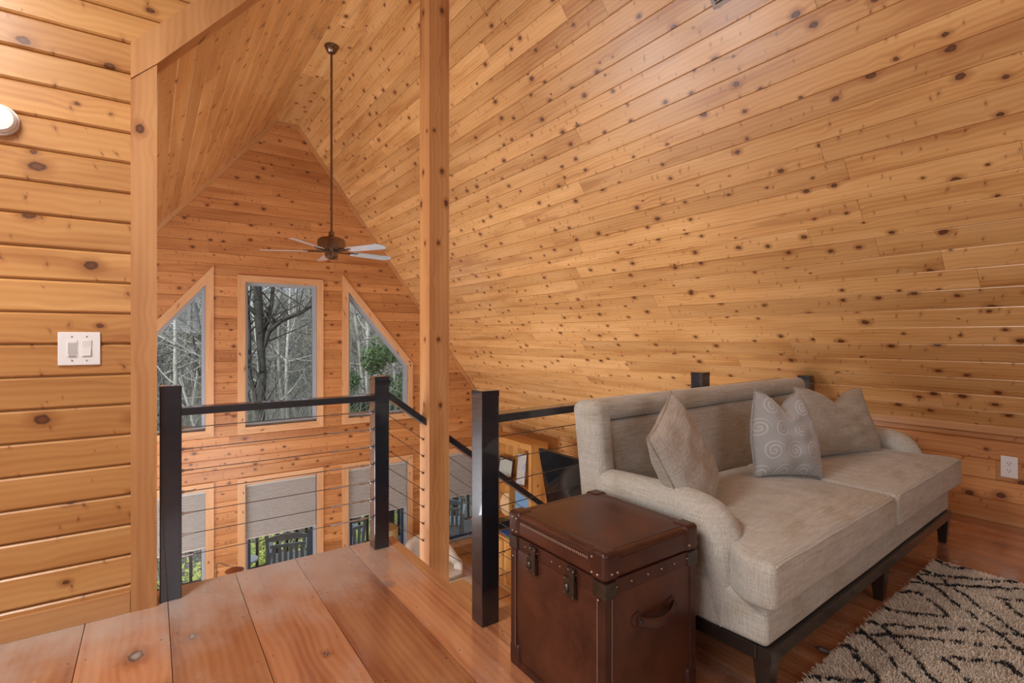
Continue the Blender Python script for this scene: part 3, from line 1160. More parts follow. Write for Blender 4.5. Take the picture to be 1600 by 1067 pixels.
# the distant forest on the hillside: far too many to count
S = []
rr = random.Random(11)
for k in range(2200):
    y = rr.uniform(45, 125)
    x = y * rr.uniform(-0.2, 0.8)
    z = ground(x, y)
    h = rr.uniform(6, 12)
    S.append((x, y, z - 0.3, x + rr.uniform(-.5, .5), y, z + h * 0.6, 0.09, 0.05))
    for _ in range(14):
        t = rr.uniform(0.25, 1.0)
        a = rr.uniform(0, 2 * PI)
        L = h * rr.uniform(0.12, 0.3)
        bx, bz = x, z + h * 0.6 * t
        ex, ez = bx + math.cos(a) * L * 0.7, bz + L * rr.uniform(0.3, 1.0)
        S.append((bx, y, bz, ex, y + math.sin(a) * L * 0.6, ez, 0.04, 0.015))
V, F = tubes_np(S, 3)
o = mk_quads('distant_forest', V, F, M_bark)
tag(o, 'distant bare forest covering the hillside', 'trees', None, 'stuff')
# undergrowth: pale brushwood between the near trees
S = []
for k in range(950):
    y = rr.uniform(13, 40)
    x = y * rr.uniform(-0.15, 0.62)
    z = ground(x, y)
    p = Vector((x, y, z))
    d = Vector((rr.uniform(-.4, .4), rr.uniform(-.3, .3), 1))
    grow(p, d, rr.uniform(3, 6.5), 0.022, 1, S, rr, 0.12)
V, F = tubes_np(S, 3)
o = mk_quads('brushwood', V, F, M_bark)
tag(o, 'pale leafless brushwood below the tall trees', 'brushwood', None, 'stuff')


def leaf_cloud(name, centers, n, size, mat, label, cat, group=None, seed=1):
    g = np.random.default_rng(seed)
    c = np.array([q[:3] for q in centers])
    rad = np.array([q[3] for q in centers])
    idx = g.integers(0, len(c), n)
    dirs = g.normal(size=(n, 3))
    dirs /= np.linalg.norm(dirs, axis=1)[:, None]
    P = c[idx] + dirs * (rad[idx] * g.random(n) ** 0.4)[:, None]
    u = g.normal(size=(n, 3))
    u /= np.linalg.norm(u, axis=1)[:, None]
    w = np.cross(u, g.normal(size=(n, 3)))
    w /= np.linalg.norm(w, axis=1)[:, None]
    s = size * g.uniform(0.6, 1.3, n)[:, None]
    V = np.stack([P - u * s, P + w * s * 0.4, P + u * s, P - w * s * 0.4], 1).reshape(-1, 3)
    F = np.arange(n * 4).reshape(-1, 4)
    o = mk_quads(name, V, F, mat)
    tag(o, label, cat, group)
    return o

for k, (x, lab) in enumerate([(0.0, 'bright green shrub beyond the deck at the lower left window'), (1.7, 'bright green shrub beyond the deck at the lower centre window'), (3.6, 'bright green shrub beyond the deck behind the drum lamp')]):
    cs = [(x + random.uniform(-1.3, 1.1), 11.2 + random.uniform(-0.4, 0.6), -4.2 + random.uniform(-0.6, 1.3), random.uniform(0.4, 0.8)) for _ in range(14)]
    leaf_cloud('shrub', cs, 5200, 0.05, M_leaf, lab, 'shrub', 'green shrubs beyond the deck', seed=k)
cs = [(7.0 + random.uniform(-1.3, 1.3), 19 + random.uniform(-1, 1), random.uniform(-3.5, 0.9), random.uniform(0.3, 0.7)) for _ in range(26)]
leaf_cloud('evergreen_tree', cs, 9000, 0.09, M_needle, 'green leafy tree low in the upper right window', 'tree', seed=9)
cs = [(-1.2 + random.uniform(-1.6, 1.6), 26 + random.uniform(-1, 1), random.uniform(-4, 1.2), random.uniform(0.5, 1.0)) for _ in range(18)]
leaf_cloud('evergreen_tree', cs, 7000, 0.10, plain('dull_evergreen', (0.05, 0.065, 0.045), 1.0), 'dark evergreen behind the branches in the upper left window', 'tree', seed=10)

# ================================================================== TIMBER POST, STAIRS, RAILINGS
tp = MB()
tp.prism([(1.434, ZL), (1.566, ZL), (1.57, ZL + 0.01), (1.57, 4.49), (1.512, 4.49), (1.43, 4.385), (1.43, ZL + 0.01)], 'y', 2.93, 3.07)
tp.uv = [(p[2] + 2, p[0] * 1.0 + p[1] * 1.0) for p in tp.v]
o = tp.build('timber_post', M_post)
tag(o, 'tall square knotty pine post rising beside the stair opening', 'post')
# the post ends on the slope
# (right slope is at z = 0.62 + (4.75 - x) * 1.33 -> above 4.49 at x = 1.57, so it stops on the ridge zone)

st = empty('staircase', (XE, 2.0, 0), 0, 'pine staircase going down right of the loft edge', 'staircase')
rise, run = 0.19, 0.2533
NST = 13
for k in range(NST):
    z = -(k + 1) * rise
    x0 = 0.0 + k * run
    mb = MB().box(x0 + 0.004, x0 + run + 0.03, 0.03, 0.70, z - 0.04, z, 0.004)
    mb.uv = [(p[1] + 7 * k, p[0] + 3 * k) for p in mb.v]
    mb.build('tread', M_lfloor, st)
    MB().box(x0 + 0.004, x0 + 0.022, 0.03, 0.70, z + 0.002, z + rise - 0.042).build('riser', M_lfloor, st)
for yy in (0.0, 0.702):
    L = NST * run
    poly = [(0.004, -0.24), (0.004, -0.46), (L, -0.42 - NST * rise + 0.12), (L, -0.20 - NST * rise + 0.02)]
    MB().prism(poly, 'y', yy, yy + 0.028).build('stringer', M_post, st)

RT, RB_ = 0.925, 0.888


def rpost(mb_parent, x, y, h=1.035, z0=0.0, name='post'):
    s = 0.0445
    o = MB().box(-s, s, -s, s, 0, h - 0.012, 0.004).box(-s - 0.0012, s + 0.0012, -s - 0.0012, s + 0.0012, h - 0.03, h, 0.003).build(name, M_bpost, mb_parent)
    o.location = (x, y, z0)
    return o


def cyl(mb, p0, p1, r, n=8):
    return mb.tube([p0, p1], r, n)

# front railing
fr = empty('cable_railing', (0.0, 3.01, 0), 0, 'black cable railing along the front edge of the loft', 'railing')
XA, XB = 0.078, 1.135
rpost(fr, XA, 0.0)
rpost(fr, XB, 0.0)
MB().box(XA + 0.0445, XB - 0.0445, -0.044, 0.044, RB_, RT, 0.004).build('top_rail', M_brail, fr)
for k in range(7):
    z = 0.822 - 0.106 * k
    c = MB()
    xa, xb = XA + 0.0445, XB - 0.0445
    cyl(c, (xa, 0, z), (xb, 0, z), 0.0022, 6)
    cb = c.build('cable', M_cable, fr)
    f = MB()
    cyl(f, (xb - 0.235, 0, z), (xb - 0.012, 0, z), 0.0042, 8)
    cyl(f, (xb - 0.24, 0, z), (xb - 0.20, 0, z), 0.0062, 8)
    cyl(f, (xb - 0.075, 0, z), (xb - 0.045, 0, z), 0.0068, 8)
    f.build('turnbuckle', M_steel, cb)
    e = MB()
    rr2 = 0.010
    e.tube([(xb - 0.012, rr2 * math.cos(a), z + rr2 * math.sin(a)) for a in [2 * PI * i / 10 for i in range(10)]], 0.0028, 6, closed=True)
    cyl(e, (xb - 0.012, 0, z), (xb, 0, z), 0.004)
    e.build('eye_bolt', M_steel, cb)
    g = MB()
    cyl(g, (xa, 0, z), (xa + 0.05, 0, z), 0.0046)
    cyl(g, (xa, 0, z), (xa + 0.012, 0, z), 0.008)
    g.build('cable_end', M_steel, cb)

# stair railing, slopes down to the right past the timber post
sr = empty('stair_railing', (0.0, 3.01, 0), 0, 'black sloping stair handrail with cables running down to the right', 'railing')
SL = 0.745
xa, xb = XB + 0.0445, 4.55
def zst(x, z):
    return z - (x - (XB + 0.0445)) * SL
ang = math.atan(SL)
for (s0, s1) in ((xa, 1.43), (1.57, xb)):
    poly = [(s0, zst(s0, 0.895)), (s1, zst(s1, 0.895)), (s1, zst(s1, 0.94)), (s0, zst(s0, 0.94))]
    MB().prism(poly, 'y', -0.04, 0.04).build('handrail', M_brail, sr)
for k in range(7):
    z = 0.80 - 0.108 * k
    x_end = xb
    c = MB()
    cyl(c, (xa, 0, zst(xa, z)), (1.43, 0, zst(1.43, z)), 0.0022, 6)
    cyl(c, (1.57, 0, zst(1.57, z)), (x_end, 0, zst(x_end, z)), 0.0022, 6)
    cb = c.build('cable', M_cable, sr)
    g = MB()
    cyl(g, (1.418, 0, zst(1.418, z)), (1.431, 0, zst(1.431, z)), 0.006)
    g.build('ferrule', M_cable, cb)
rpost(sr, 4.56, 0.0, 1.05, ZL)

# side railing behind the sofa
ang_s = math.radians(5.0)
sd = empty('cable_railing', (1.225, 1.945, 0), ang_s, 'black cable railing behind the sofa, starting at the trunk', 'railing')
rpost(sd, 0, 0).rotation_euler = (0, 0, -ang_s)
rpost(sd, 1.83, 0)
# last post is cut to the roof slope
poly = [(3.17, 0), (3.26, 0), (3.285, 0.83), (3.25, 0.955), (3.17, 0.955)]
MB().prism(poly, 'y', -0.20, -0.11).build('end_post', M_bpost, sd)
MB().box(0.0445, 1.7855, -0.044, 0.044, RB_, RT, 0.004).box(1.8745, 3.14, -0.044, 0.044, RB_, RT, 0.004).build('top_rail', M_brail, sd)
for k in range(8):
    z = 0.815 - 0.1065 * k
    c = MB()
    cyl(c, (0.0445, 0, z), (1.7855, 0, z), 0.0022, 6)
    cyl(c, (1.8745, 0, z), (3.14, -0.06, z), 0.0022, 6)
    c.build('cable', M_cable, sd)

# ================================================================== CEILING FAN
fan = empty('ceiling_fan', (1.635, 5.79, 4.497), 0, 'antique bronze ceiling fan hanging on a long rod from the ridge', 'ceiling fan')
MB().lathe([(0.0, 0), (0.075, 0), (0.078, -0.012), (0.07, -0.03), (0.045, -0.075), (0.022, -0.085), (0.0, -0.085)]).build('canopy', M_bronze, fan, True)
MB().tube([(0, 0, -0.08), (0, 0, -2.12)], 0.0125, 10).build('downrod', M_bronze, fan, True)
MB().lathe([(0.013, -2.05), (0.03, -2.06), (0.03, -2.10), (0.055, -2.12), (0.12, -2.13), (0.145, -2.15), (0.15, -2.17), (0.15, -2.245), (0.13, -2.262), (0.07, -2.27), (0.065, -2.29), (0.0, -2.29)], 32).build('motor_housing', M_bronze, fan, True)
MB().lathe([(0.0, -2.285), (0.07, -2.285), (0.07, -2.335), (0.055, -2.35), (0.035, -2.365), (0.0, -2.37)], 24).build('switch_housing', M_bronze, fan, True)
for k in range(5):
    a = math.radians(10 + 72 * k)
    R = Matrix.Rotation(a, 4, 'Z')
    br = MB()
    T = R @ Matrix.Translation((0, 0, -2.275))
    br.tube([tuple(T @ Vector(p)) for p in [(0.06, 0, 0), (0.12, 0.02, -0.005), (0.19, 0.035, 0), (0.27, 0.03, 0.0)]], 0.007, 6)
    br.tube([tuple(T @ Vector(p)) for p in [(0.06, 0, 0), (0.12, -0.02, -0.005), (0.19, -0.035, 0), (0.27, -0.03, 0.0)]], 0.007, 6)
    br.box(0.22, 0.30, -0.04, 0.04, -0.003, 0.003, 0, T)
    b = br.build('blade_bracket', M_bronze, fan)
    n = 10
    poly = [(0.24, -0.05), (0.30, -0.058), (0.70, -0.072)] + [(0.70 + 0.05 * math.sin(PI * i / n), -0.072 + 0.144 * i / n) for i in range(1, n)] + [(0.70, 0.072), (0.30, 0.058), (0.24, 0.05)]
    P = T @ Matrix.Rotation(math.radians(-12), 4, 'X')
    nn = len(poly)
    vs = [tuple(P @ Vector((x, y, -0.0035))) for x, y in poly] + [tuple(P @ Vector((x, y, 0.0035))) for x, y in poly]
    fs = [tuple(range(nn - 1, -1, -1)), tuple(range(nn, 2 * nn))] + [(i, (i + 1) % nn, (i + 1) % nn + nn, i + nn) for i in range(nn)]
    mk('blade', vs, fs, M_blade, fan)
MB().tube([(0.03, -0.02, -2.35), (0.03, -0.02, -2.47)], 0.0015, 5).build('pull_chain', M_bronze, fan)

# ================================================================== SWITCH, OUTLET, ALARM, VENT
sw = empty('light_switch', (-0.259, YP, 1.22), 0, 'white two-gang switch plate on the left plank wall', 'light switch')
MB().box(-0.0725, 0.0725, -0.007, 0.0, -0.073, 0.073, 0.003).build('wall_plate', M_white, sw)
s1 = MB().box(-0.043, -0.007, -0.010, -0.006, -0.036, 0.037, 0.002).build('dimmer_frame', M_white, sw)
MB().box(-0.039, -0.011, -0.0115, -0.0095, -0.022, 0.026, 0.001).build('dimmer_paddle', plain('paddle_grey', (0.5, 0.49, 0.48), 0.35), s1)
MB().box(-0.036, -0.014, -0.013, -0.0095, -0.033, -0.025, 0.001).build('dimmer_slider', plain('slider_grey', (0.45, 0.44, 0.43), 0.35), s1)
s2 = MB().box(0.008, 0.043, -0.010, -0.006, -0.036, 0.037, 0.002).build('rocker_frame', plain('rocker_cream', (0.70, 0.68, 0.66), 0.35), sw)
MB().box(0.011, 0.040, -0.0125, -0.0095, -0.032, 0.002, 0.001).build('rocker', M_white, s2)
for x in (-0.025, 0.025):
    for z in (-0.052, 0.053):
        MB().lathe([(0.0, 0), (0.003, 0), (0.003, 0.0012), (0.0, 0.0012)], 10, (x, -0.0075, z), Matrix.Rotation(PI / 2, 3, 'X')).build('screw', M_steel, sw)

ol = empty('wall_outlet', (4.75, 0.893, 0.392), 0, 'white duplex power outlet low on the knee wall', 'outlet')
MB().box(-0.007, 0.0, -0.043, 0.043, -0.072, 0.072, 0.003).build('wall_plate', M_white, ol)
for z in (-0.024, 0.024):
    rc = MB().lathe([(0.0, 0), (0.018, 0), (0.018, 0.003), (0.0, 0.003)], 20, (-0.0068, 0, z), Matrix.Rotation(-PI / 2, 3, 'Y')).build('receptacle', M_white, ol)
    MB().box(-0.0105, -0.0095, -0.009, -0.006, z - 0.002, z + 0.008).box(-0.0105, -0.0095, 0.006, 0.009, z - 0.002, z + 0.008).lathe([(0.0, 0), (0.003, 0), (0.003, 0.0008), (0.0, 0.0008)], 8, (-0.0097, 0, z - 0.009), Matrix.Rotation(-PI / 2, 3, 'Y')).build('slot', M_slot, rc)

sm = empty('smoke_alarm', (-0.515, YP, 2.17), 0, 'round white smoke alarm cut by the left picture edge', 'smoke alarm')
RX = Matrix.Rotation(PI / 2, 3, 'X')
MB().lathe([(0.0, 0.0), (0.064, 0.0), (0.064, 0.012), (0.0, 0.012)], 32, (0, 0, 0), RX).build('base_plate', M_white, sm, True)
MB().lathe([(0.058, 0.010), (0.058, 0.030), (0.050, 0.040), (0.03, 0.044), (0.0, 0.045)], 32, (0, 0, 0), RX).build('cover', M_white, sm, True)

# vent on the right slope
vc = Vector((2.776, 1.821, 3.244))
Mv = Matrix(((0, Vr.x, Nr.x, vc.x), (-1, Vr.y, Nr.y, vc.y), (0, Vr.z, Nr.z, vc.z), (0, 0, 0, 1)))
vt = empty('ceiling_vent', (0, 0, 0), 0, 'small metal air vent on the slope at the top edge', 'vent')
vt.matrix_world = Mv
f = MB()
W, H = 0.32, 0.17
f.box(0, W, 0, 0.022, 0.0, 0.008).box(0, W, H - 0.022, H, 0, 0.008).box(0, 0.022, 0.022, H - 0.022, 0, 0.008).box(W - 0.022, W, 0.022, H - 0.022, 0, 0.008)
f.build('vent_frame', M_grille, vt)
MB().box(0.02, W - 0.02, 0.02, H - 0.02, 0.0005, 0.002).build('backing', M_slot, vt)
for k in range(8):
    yy = 0.032 + k * 0.0145
    MB().box(0.02, W - 0.02, yy, yy + 0.0065, 0.002, 0.007).build('slat', M_grille, vt)

# ================================================================== SOFT SHAPES
def rbox(sx, sy, sz, r, inner=6, arc=4, crown=0.0, crown_b=0.0, fn=None):
    """rounded box centred at origin, sizes full; crown puffs the top"""
    h = np.array([sx, sy, sz]) / 2
    def axis(hh):
        i = hh - r
        a = [hh - r + r * math.tan(t) for t in np.linspace(PI / 4, 0, arc + 1)][:-1]
        pos = sorted(a)
        mid = list(np.linspace(-i, i, inner + 1))
        return np.array([-p for p in sorted(pos, reverse=True)] + mid + pos)
    ax = [axis(hh) for hh in h]
    V, F = [], []
    idx = {}
    def vid(p):
        k = tuple(np.round(p, 6))
        if k not in idx:
            idx[k] = len(V)
            V.append(p)
        return idx[k]
    for d in range(3):
        u, w = [(1, 2), (2, 0), (0, 1)][d]
        for s in (-1, 1):
            A, B = ax[u], ax[w]
            ids = np.empty((len(A), len(B)), int)
            for i, a in enumerate(A):
                for j, b in enumerate(B):
                    p = np.zeros(3)
                    p[d] = s * h[d]
                    p[u] = a
                    p[w] = b
                    ids[i, j] = vid(p)
            for i in range(len(A) - 1):
                for j in range(len(B) - 1):
                    q = (ids[i, j], ids[i + 1, j], ids[i + 1, j + 1], ids[i, j + 1])
                    F.append(q if s > 0 else q[::-1])
    P = np.array(V)
    inn = np.clip(P, -(h - r), h - r)
    dd = P - inn
    L = np.linalg.norm(dd, axis=1)
    ok = L > 1e-9
    out = P.copy()
    out[ok] = inn[ok] + dd[ok] / L[ok][:, None] * r
    X, Y, Z = out[:, 0] / h[0], out[:, 1] / h[1], out[:, 2] / h[2]
    out[:, 2] += crown * (1 - X ** 4) * (1 - Y ** 4) * np.clip(Z, 0, 1)
    if crown_b:
        out[:, 1] -= crown_b * (1 - X ** 6) * (1 - Z ** 2) * np.clip(-Y, 0, 1)
    if fn:
        out = fn(out)
    return out, F


def soft(name, V, F, mat, parent, loc=(0, 0, 0), rot=None, wob=0.0, seed=0):
    V = np.asarray(V).copy()
    if wob:
        g = np.random.default_rng(seed)
        k = g.uniform(3, 9, (4, 3))
        ph = g.uniform(0, 6, 4)
        n = sum(np.sin(V @ k[i] + ph[i]) for i in range(4)) / 4
        c = V - V.mean(0)
        L = np.linalg.norm(c, axis=1)[:, None] + 1e-6
        V = V + c / L * (n * wob)[:, None]
    o = mk(name, V, F, mat, parent, smooth=True)
    o.location = loc
    if rot:
        o.rotation_euler = rot
    return o

# ================================================================== SOFA
RZ = math.radians(2.7)
so = empty('sofa', (1.72, 0.915, 0), RZ, 'long beige linen sofa with dark wooden legs along the railing', 'sofa')
SLN, SD = 2.34, 0.93
V, F = rbox(SLN, SD - 0.05, 0.17, 0.022, 8, 3)
soft('base', V, F, M_fabric, so, (SLN / 2, (SD - 0.05) / 2 + 0.012, 0.285), wob=0.004)
# dark plinth rails and legs
MB().box(0.0, SLN, 0.0, 0.05, 0.150, 0.200, 0.004).box(0.0, SLN, SD - 0.07, SD - 0.02, 0.150, 0.200, 0.004).box(0.0, 0.05, 0.05, SD - 0.07, 0.150, 0.200, 0.004).box(SLN - 0.05, SLN, 0.05, SD - 0.07, 0.150, 0.200, 0.004).build('plinth_rail', M_dwood, so)
for x in (0.035, SLN / 2, SLN - 0.035):
    for y in (0.033, SD - 0.055):
        s, b = 0.031, 0.019
        vs = [(x - b, y - b, 0), (x + b, y - b, 0), (x + b, y + b, 0), (x - b, y + b, 0), (x - s, y - s, 0.152), (x + s, y - s, 0.152), (x + s, y + s, 0.152), (x - s, y + s, 0.152)]
        MB().add(vs, [(3, 2, 1, 0), (4, 5, 6, 7), (0, 1, 5, 4), (1, 2, 6, 5), (2, 3, 7, 6), (3, 0, 4, 7)]).build('leg', M_dwood, so)


def tcush(x0, x1, left_T, nm, seed):
    """seat cushion; the front corner laps round the arm"""
    w = x1 - x0
    V, F = rbox(w, 0.76, 0.165, 0.032, 10, 4, crown=0.035)
    def shape(P):
        P = P.copy()
        # narrow behind the arm: the T step
        y = P[:, 1]
        t = 1 / (1 + np.exp((-(y + 0.20)) / 0.018))   # 1 behind the step
        side = -1 if left_T else 1
        xs = P[:, 0] * side
        m = xs > w / 2 - 0.13
        P[:, 0] = np.where(m, side * (xs - t * 0.125 * np.clip((xs - (w / 2 - 0.13)) / 0.13, 0, 1)), P[:, 0])
        return P
    V = shape(V)
    o = soft(nm, V, F, M_fabric, so, ((x0 + x1) / 2, 0.34, 0.435), wob=0.006, seed=seed)
    # piping round the top front edge
    pts = []
    sgn = -1 if left_T else 1
    for i in range(25):
        x = -w / 2 + 0.03 + (w - 0.06) * i / 24
        cr = 0.035 * (1 - (x / (w / 2)) ** 4) * (1 - 0.985 ** 4)
        pts.append((x, -0.374, 0.0745 + 0.002 * math.sin(i * 0.9)))
    MB().tube(pts, 0.0052, 6).build('piping', M_fabric, o, True)
    return o

tcush(-0.06, SLN / 2 + 0.005, True, 'seat_cushion', 3)
tcush(SLN / 2 + 0.009, SLN + 0.06, False, 'seat_cushion', 5)

# back: frame roll round an inset panel, leaning back a little
BT = 0.975
lean = Matrix.Translation((0, 0.80, 0.42)) @ Matrix.Rotation(math.radians(-7), 4, 'X')
Ln = np.array(lean)
def leanify(V):
    V = np.c_[V, np.ones(len(V))]
    return (V @ Ln.T)[:, :3]
V, F = rbox(SLN - 0.26, 0.11, 0.52, 0.03, 10, 3, crown_b=0.012)
V += np.array([SLN / 2 - 0.04, 0.0, 0.19])
soft('back_panel', leanify(V), F, M_fabric, so, wob=0.004, seed=2)
V, F = rbox(SLN - 0.11, 0.17, 0.105, 0.045, 12, 4)
V += np.array([SLN / 2 - 0.065, 0.01, 0.505])
bf = soft('back_border', leanify(V), F, M_fabric, so, wob=0.004, seed=6)
for sx in (0.05, SLN - 0.18):
    V, F = rbox(0.12, 0.168, 0.60, 0.045, 4, 4)
    V += np.array([sx, 0.01, 0.255])
    soft('back_border', leanify(V), F, M_fabric, so, wob=0.003, seed=8)

# arms: padded roll that bends down at the front
for side in (0, 1):
    cx = 0.052 if side == 0 else SLN - 0.052
    path_ = [(0.83, 0.585, 0.074), (0.70, 0.590, 0.075), (0.55, 0.592, 0.076), (0.42, 0.592, 0.078), (0.33, 0.588, 0.082), (0.265, 0.573, 0.086), (0.225, 0.54, 0.088), (0.205, 0.49, 0.084), (0.198, 0.43, 0.074), (0.195, 0.36, 0.062), (0.195, 0.29, 0.056), (0.195, 0.205, 0.055)]
    n = 20
    vs = []
    for i, (y, z, r) in enumerate(path_):
        y0, z0, _ = path_[max(i - 1, 0)]
        y1, z1, _ = path_[min(i + 1, len(path_) - 1)]
        d = np.array([y1 - y0, z1 - z0])
        d /= np.linalg.norm(d)
        up = np.array([d[1], -d[0]]) if d[0] < 0 else np.array([-d[1], d[0]])
        up = np.array([d[1], -d[0]])
        for j in range(n):
            t = 2 * PI * j / n
            pl = 0.0035 * math.sin(j * 3.0 + 1) if 5 <= i <= 8 else 0
            vs.append((cx + (r + pl) * 1.05 * math.sin(t), y + up[0] * (r + pl) * math.cos(t), z + up[1] * (r + pl) * math.cos(t)))
    fs = []
    for i in range(len(path_) - 1):
        for j in range(n):
            fs.append((i * n + j, (i + 1) * n + j, (i + 1) * n + (j + 1) % n, i * n + (j + 1) % n))
    fs.append(tuple(range(n)))
    fs.append(tuple((len(path_) - 1) * n + j for j in range(n - 1, -1, -1)))
    arm = mk('arm', vs, fs, M_fabric, so, smooth=True)
    bm = bmesh.new(); bm.from_mesh(arm.data); bmesh.ops.recalc_face_normals(bm, faces=bm.faces); bm.to_mesh(arm.data); bm.free()
    sub = arm.modifiers.new('s', 'SUBSURF'); sub.levels = 1; sub.render_levels = 1
    V, F = rbox(0.095, 0.66, 0.40, 0.02, 6, 3)
    soft('arm_panel', V, F, M_fabric, so, (cx, 0.52, 0.395), wob=0.003)
    ox = cx - 0.055 if side == 0 else cx + 0.055
    MB().tube([(ox, 0.85, 0.535), (ox, 0.5, 0.54), (ox, 0.30, 0.535), (ox + (0.006 if side == 0 else -0.006), 0.215, 0.50), (ox, 0.19, 0.42), (ox, 0.18, 0.3), (ox, 0.18, 0.21)], 0.0045, 6).build('piping', M_fabric, arm, True)


# ------------------------------------------------------------------ pillows
def pillow(name, w, h, th, mat, loc, rot, label, chop=0.0, seed=0, pinch=0.0):
    n = 22
    g = np.random.default_rng(seed)
    V, F, UV = [], [], []
    for s in (1, -1):
        for j in range(n + 1):
            for i in range(n + 1):
                u, v = -1 + 2 * i / n, -1 + 2 * j / n
                e = max(0.0, (1 - abs(u) ** 2.6)) ** 0.55 * max(0.0, (1 - abs(v) ** 2.6)) ** 0.55
                # edges draw in between the corners
                x = u * (1 - 0.07 * (1 - v * v) * 1.0) * w / 2
                z = v * (1 - 0.07 * (1 - u * u) * 1.0) * h / 2
                y = s * e * th / 2
                if chop:
                    # hand-chopped top: dent in the middle, ears outside
                    k = max(0, (v + 0.15) / 1.15)
                    z -= chop * math.exp(-(u / 0.33) ** 2) * k ** 1.6 * h
                    y *= 1 - 0.25 * math.exp(-(u / 0.3) ** 2) * k
                    z -= 0.04 * (1 - abs(u)) * h * k
                    x *= 1 - pinch * k ** 1.3
                    y *= 1 + pinch * 0.5 * k
                if v < 0:   # weight pushes the bottom out
                    y *= 1 + 0.22 * (-v) * (1 - v * v)
                y += 0.006 * math.sin(9 * u + 3 * v + seed) * e + 0.004 * math.sin(13 * v - 5 * u + seed * 2) * e
                V.append((x, y, z))
                UV.append((u * w / 2, v * h / 2))
    m = (n + 1) * (n + 1)
    for s in (0, 1):
        for j in range(n):
            for i in range(n):
                a = s * m + j * (n + 1) + i
                q = (a, a + 1, a + n + 2, a + n + 1)
                F.append(q if s else q[::-1])
    t = empty(name, loc, 0, label, 'pillow', 'throw pillows on the sofa')
    t.rotation_euler = rot
    me = mk('cushion_body', V, F, mat, t, uv=UV, smooth=True)
    bm = bmesh.new(); bm.from_mesh(me.data); bmesh.ops.remove_doubles(bm, verts=bm.verts, dist=0.0005); bmesh.ops.recalc_face_normals(bm, faces=bm.faces); bm.to_mesh(me.data); bm.free()
    sub = me.modifiers.new('s', 'SUBSURF'); sub.levels = 1; sub.render_levels = 1
    # seam
    pts = []
    for (i0, j0, i1, j1) in ((0, 0, n, 0), (n, 0, n, n), (n, n, 0, n), (0, n, 0, 0)):
        for k in range(n):
            i = i0 + (i1 - i0) * k // n
            j = j0 + (j1 - j0) * k // n
            pts.append(V[j * (n + 1) + i])
    MB().tube(pts, 0.002, 6, closed=True).build('seam', mat, t, True)
    return t


def swirl_mat():
    m, nt, b = new_mat('grey_swirl_cloth')
    q = NB(nt)
    uv = q.n('ShaderNodeUVMap').outputs[0]
    def spirals(scale, ox, oy, turns):
        v = q.n('ShaderNodeVectorMath', operation='MULTIPLY_ADD')
        q.link(uv, v.inputs[0])
        v.inputs[1].default_value = (scale, scale, 1)
        v.inputs[2].default_value = (ox, oy, 0)
        x, y, _ = q.sep(v.outputs[0])
        row = q.math('FLOOR', y)
        x = q.math('ADD', x, q.math('MULTIPLY', row, 0.5))
        fx = q.math('SUBTRACT', q.math('FRACT', x), 0.5)
        fy = q.math('SUBTRACT', q.math('FRACT', y), 0.5)
        r = q.math('SQRT', q.math('ADD', q.math('MULTIPLY', fx, fx), q.math('MULTIPLY', fy, fy)))
        a = q.math('DIVIDE', q.math('ARCTAN2', fy, fx), 2 * PI)
        s = q.math('FRACT', q.math('ADD', q.math('MULTIPLY', r, turns), q.math('ADD', a, 1.0)))
        s = q.math('ABSOLUTE', q.math('SUBTRACT', s, 0.5))
        line = q.math('SUBTRACT', 1.0, q.smooth(s, 0.13, 0.21))
        return q.math('MULTIPLY', line, q.math('SUBTRACT', 1.0, q.smooth(r, 0.41, 0.44)))
    a = spirals(8.2, 0.1, 0.3, 5.6)
    tc = q.n('ShaderNodeTexCoord').outputs['Object']
    wv = q.noise(q.scale(tc, (400, 400, 400)), 1.0, 2)
    base = q.mix(wv, (0.30, 0.30, 0.30, 1), (0.40, 0.40, 0.395, 1))
    col = q.mix(q.math('MULTIPLY', a, 0.75), base, (0.53, 0.53, 0.52, 1))
    q.link(col, b.inputs['Base Color'])
    b.inputs['Roughness'].default_value = 0.85
    b.inputs['Sheen Weight'].default_value = 0.3
    q.bump(q.math('ADD', q.math('MULTIPLY', a, 0.5), q.noise(tc, 8, 2)), 0.3, 0.008, b)
    return m

pillow('throw_pillow', 0.52, 0.50, 0.18, M_pillow1, (1.925, 1.41, 0.72), (math.radians(-22), math.radians(-16), math.radians(27)), 'striped beige linen pillow leaning on the near sofa arm', 0.0, 2)
pillow('throw_pillow', 0.43, 0.47, 0.17, swirl_mat(), (2.76, 1.40, 0.755), (math.radians(-16), math.radians(4), math.radians(-22)), 'pale grey pillow with white swirls in the middle of the sofa', 0.17, 3, 0.34)
pillow('throw_pillow', 0.66, 0.45, 0.17, M_pillow3, (3.53, 1.45, 0.745), (math.radians(-20), math.radians(3), math.radians(-12)), 'plain sand linen pillow with pointed ears by the far sofa arm', 0.19, 5)

# ================================================================== TRUNK
TX, TY = 1.155, 1.137
TW, TD = 0.455, 0.500
tk = empty('trunk', (TX, TY, 0), 0, 'brown leather trunk with metal latches at the near end of the sofa', 'trunk')
MB().box(0, TW, 0, TD, 0.004, 0.505, 0.008).build('body', M_leather, tk, True)
V, F = rbox(TW + 0.012, TD + 0.012, 0.085, 0.014, 8, 3, crown=0.006)
soft('lid', V, F, M_leather, tk, (TW / 2, TD / 2, 0.549))
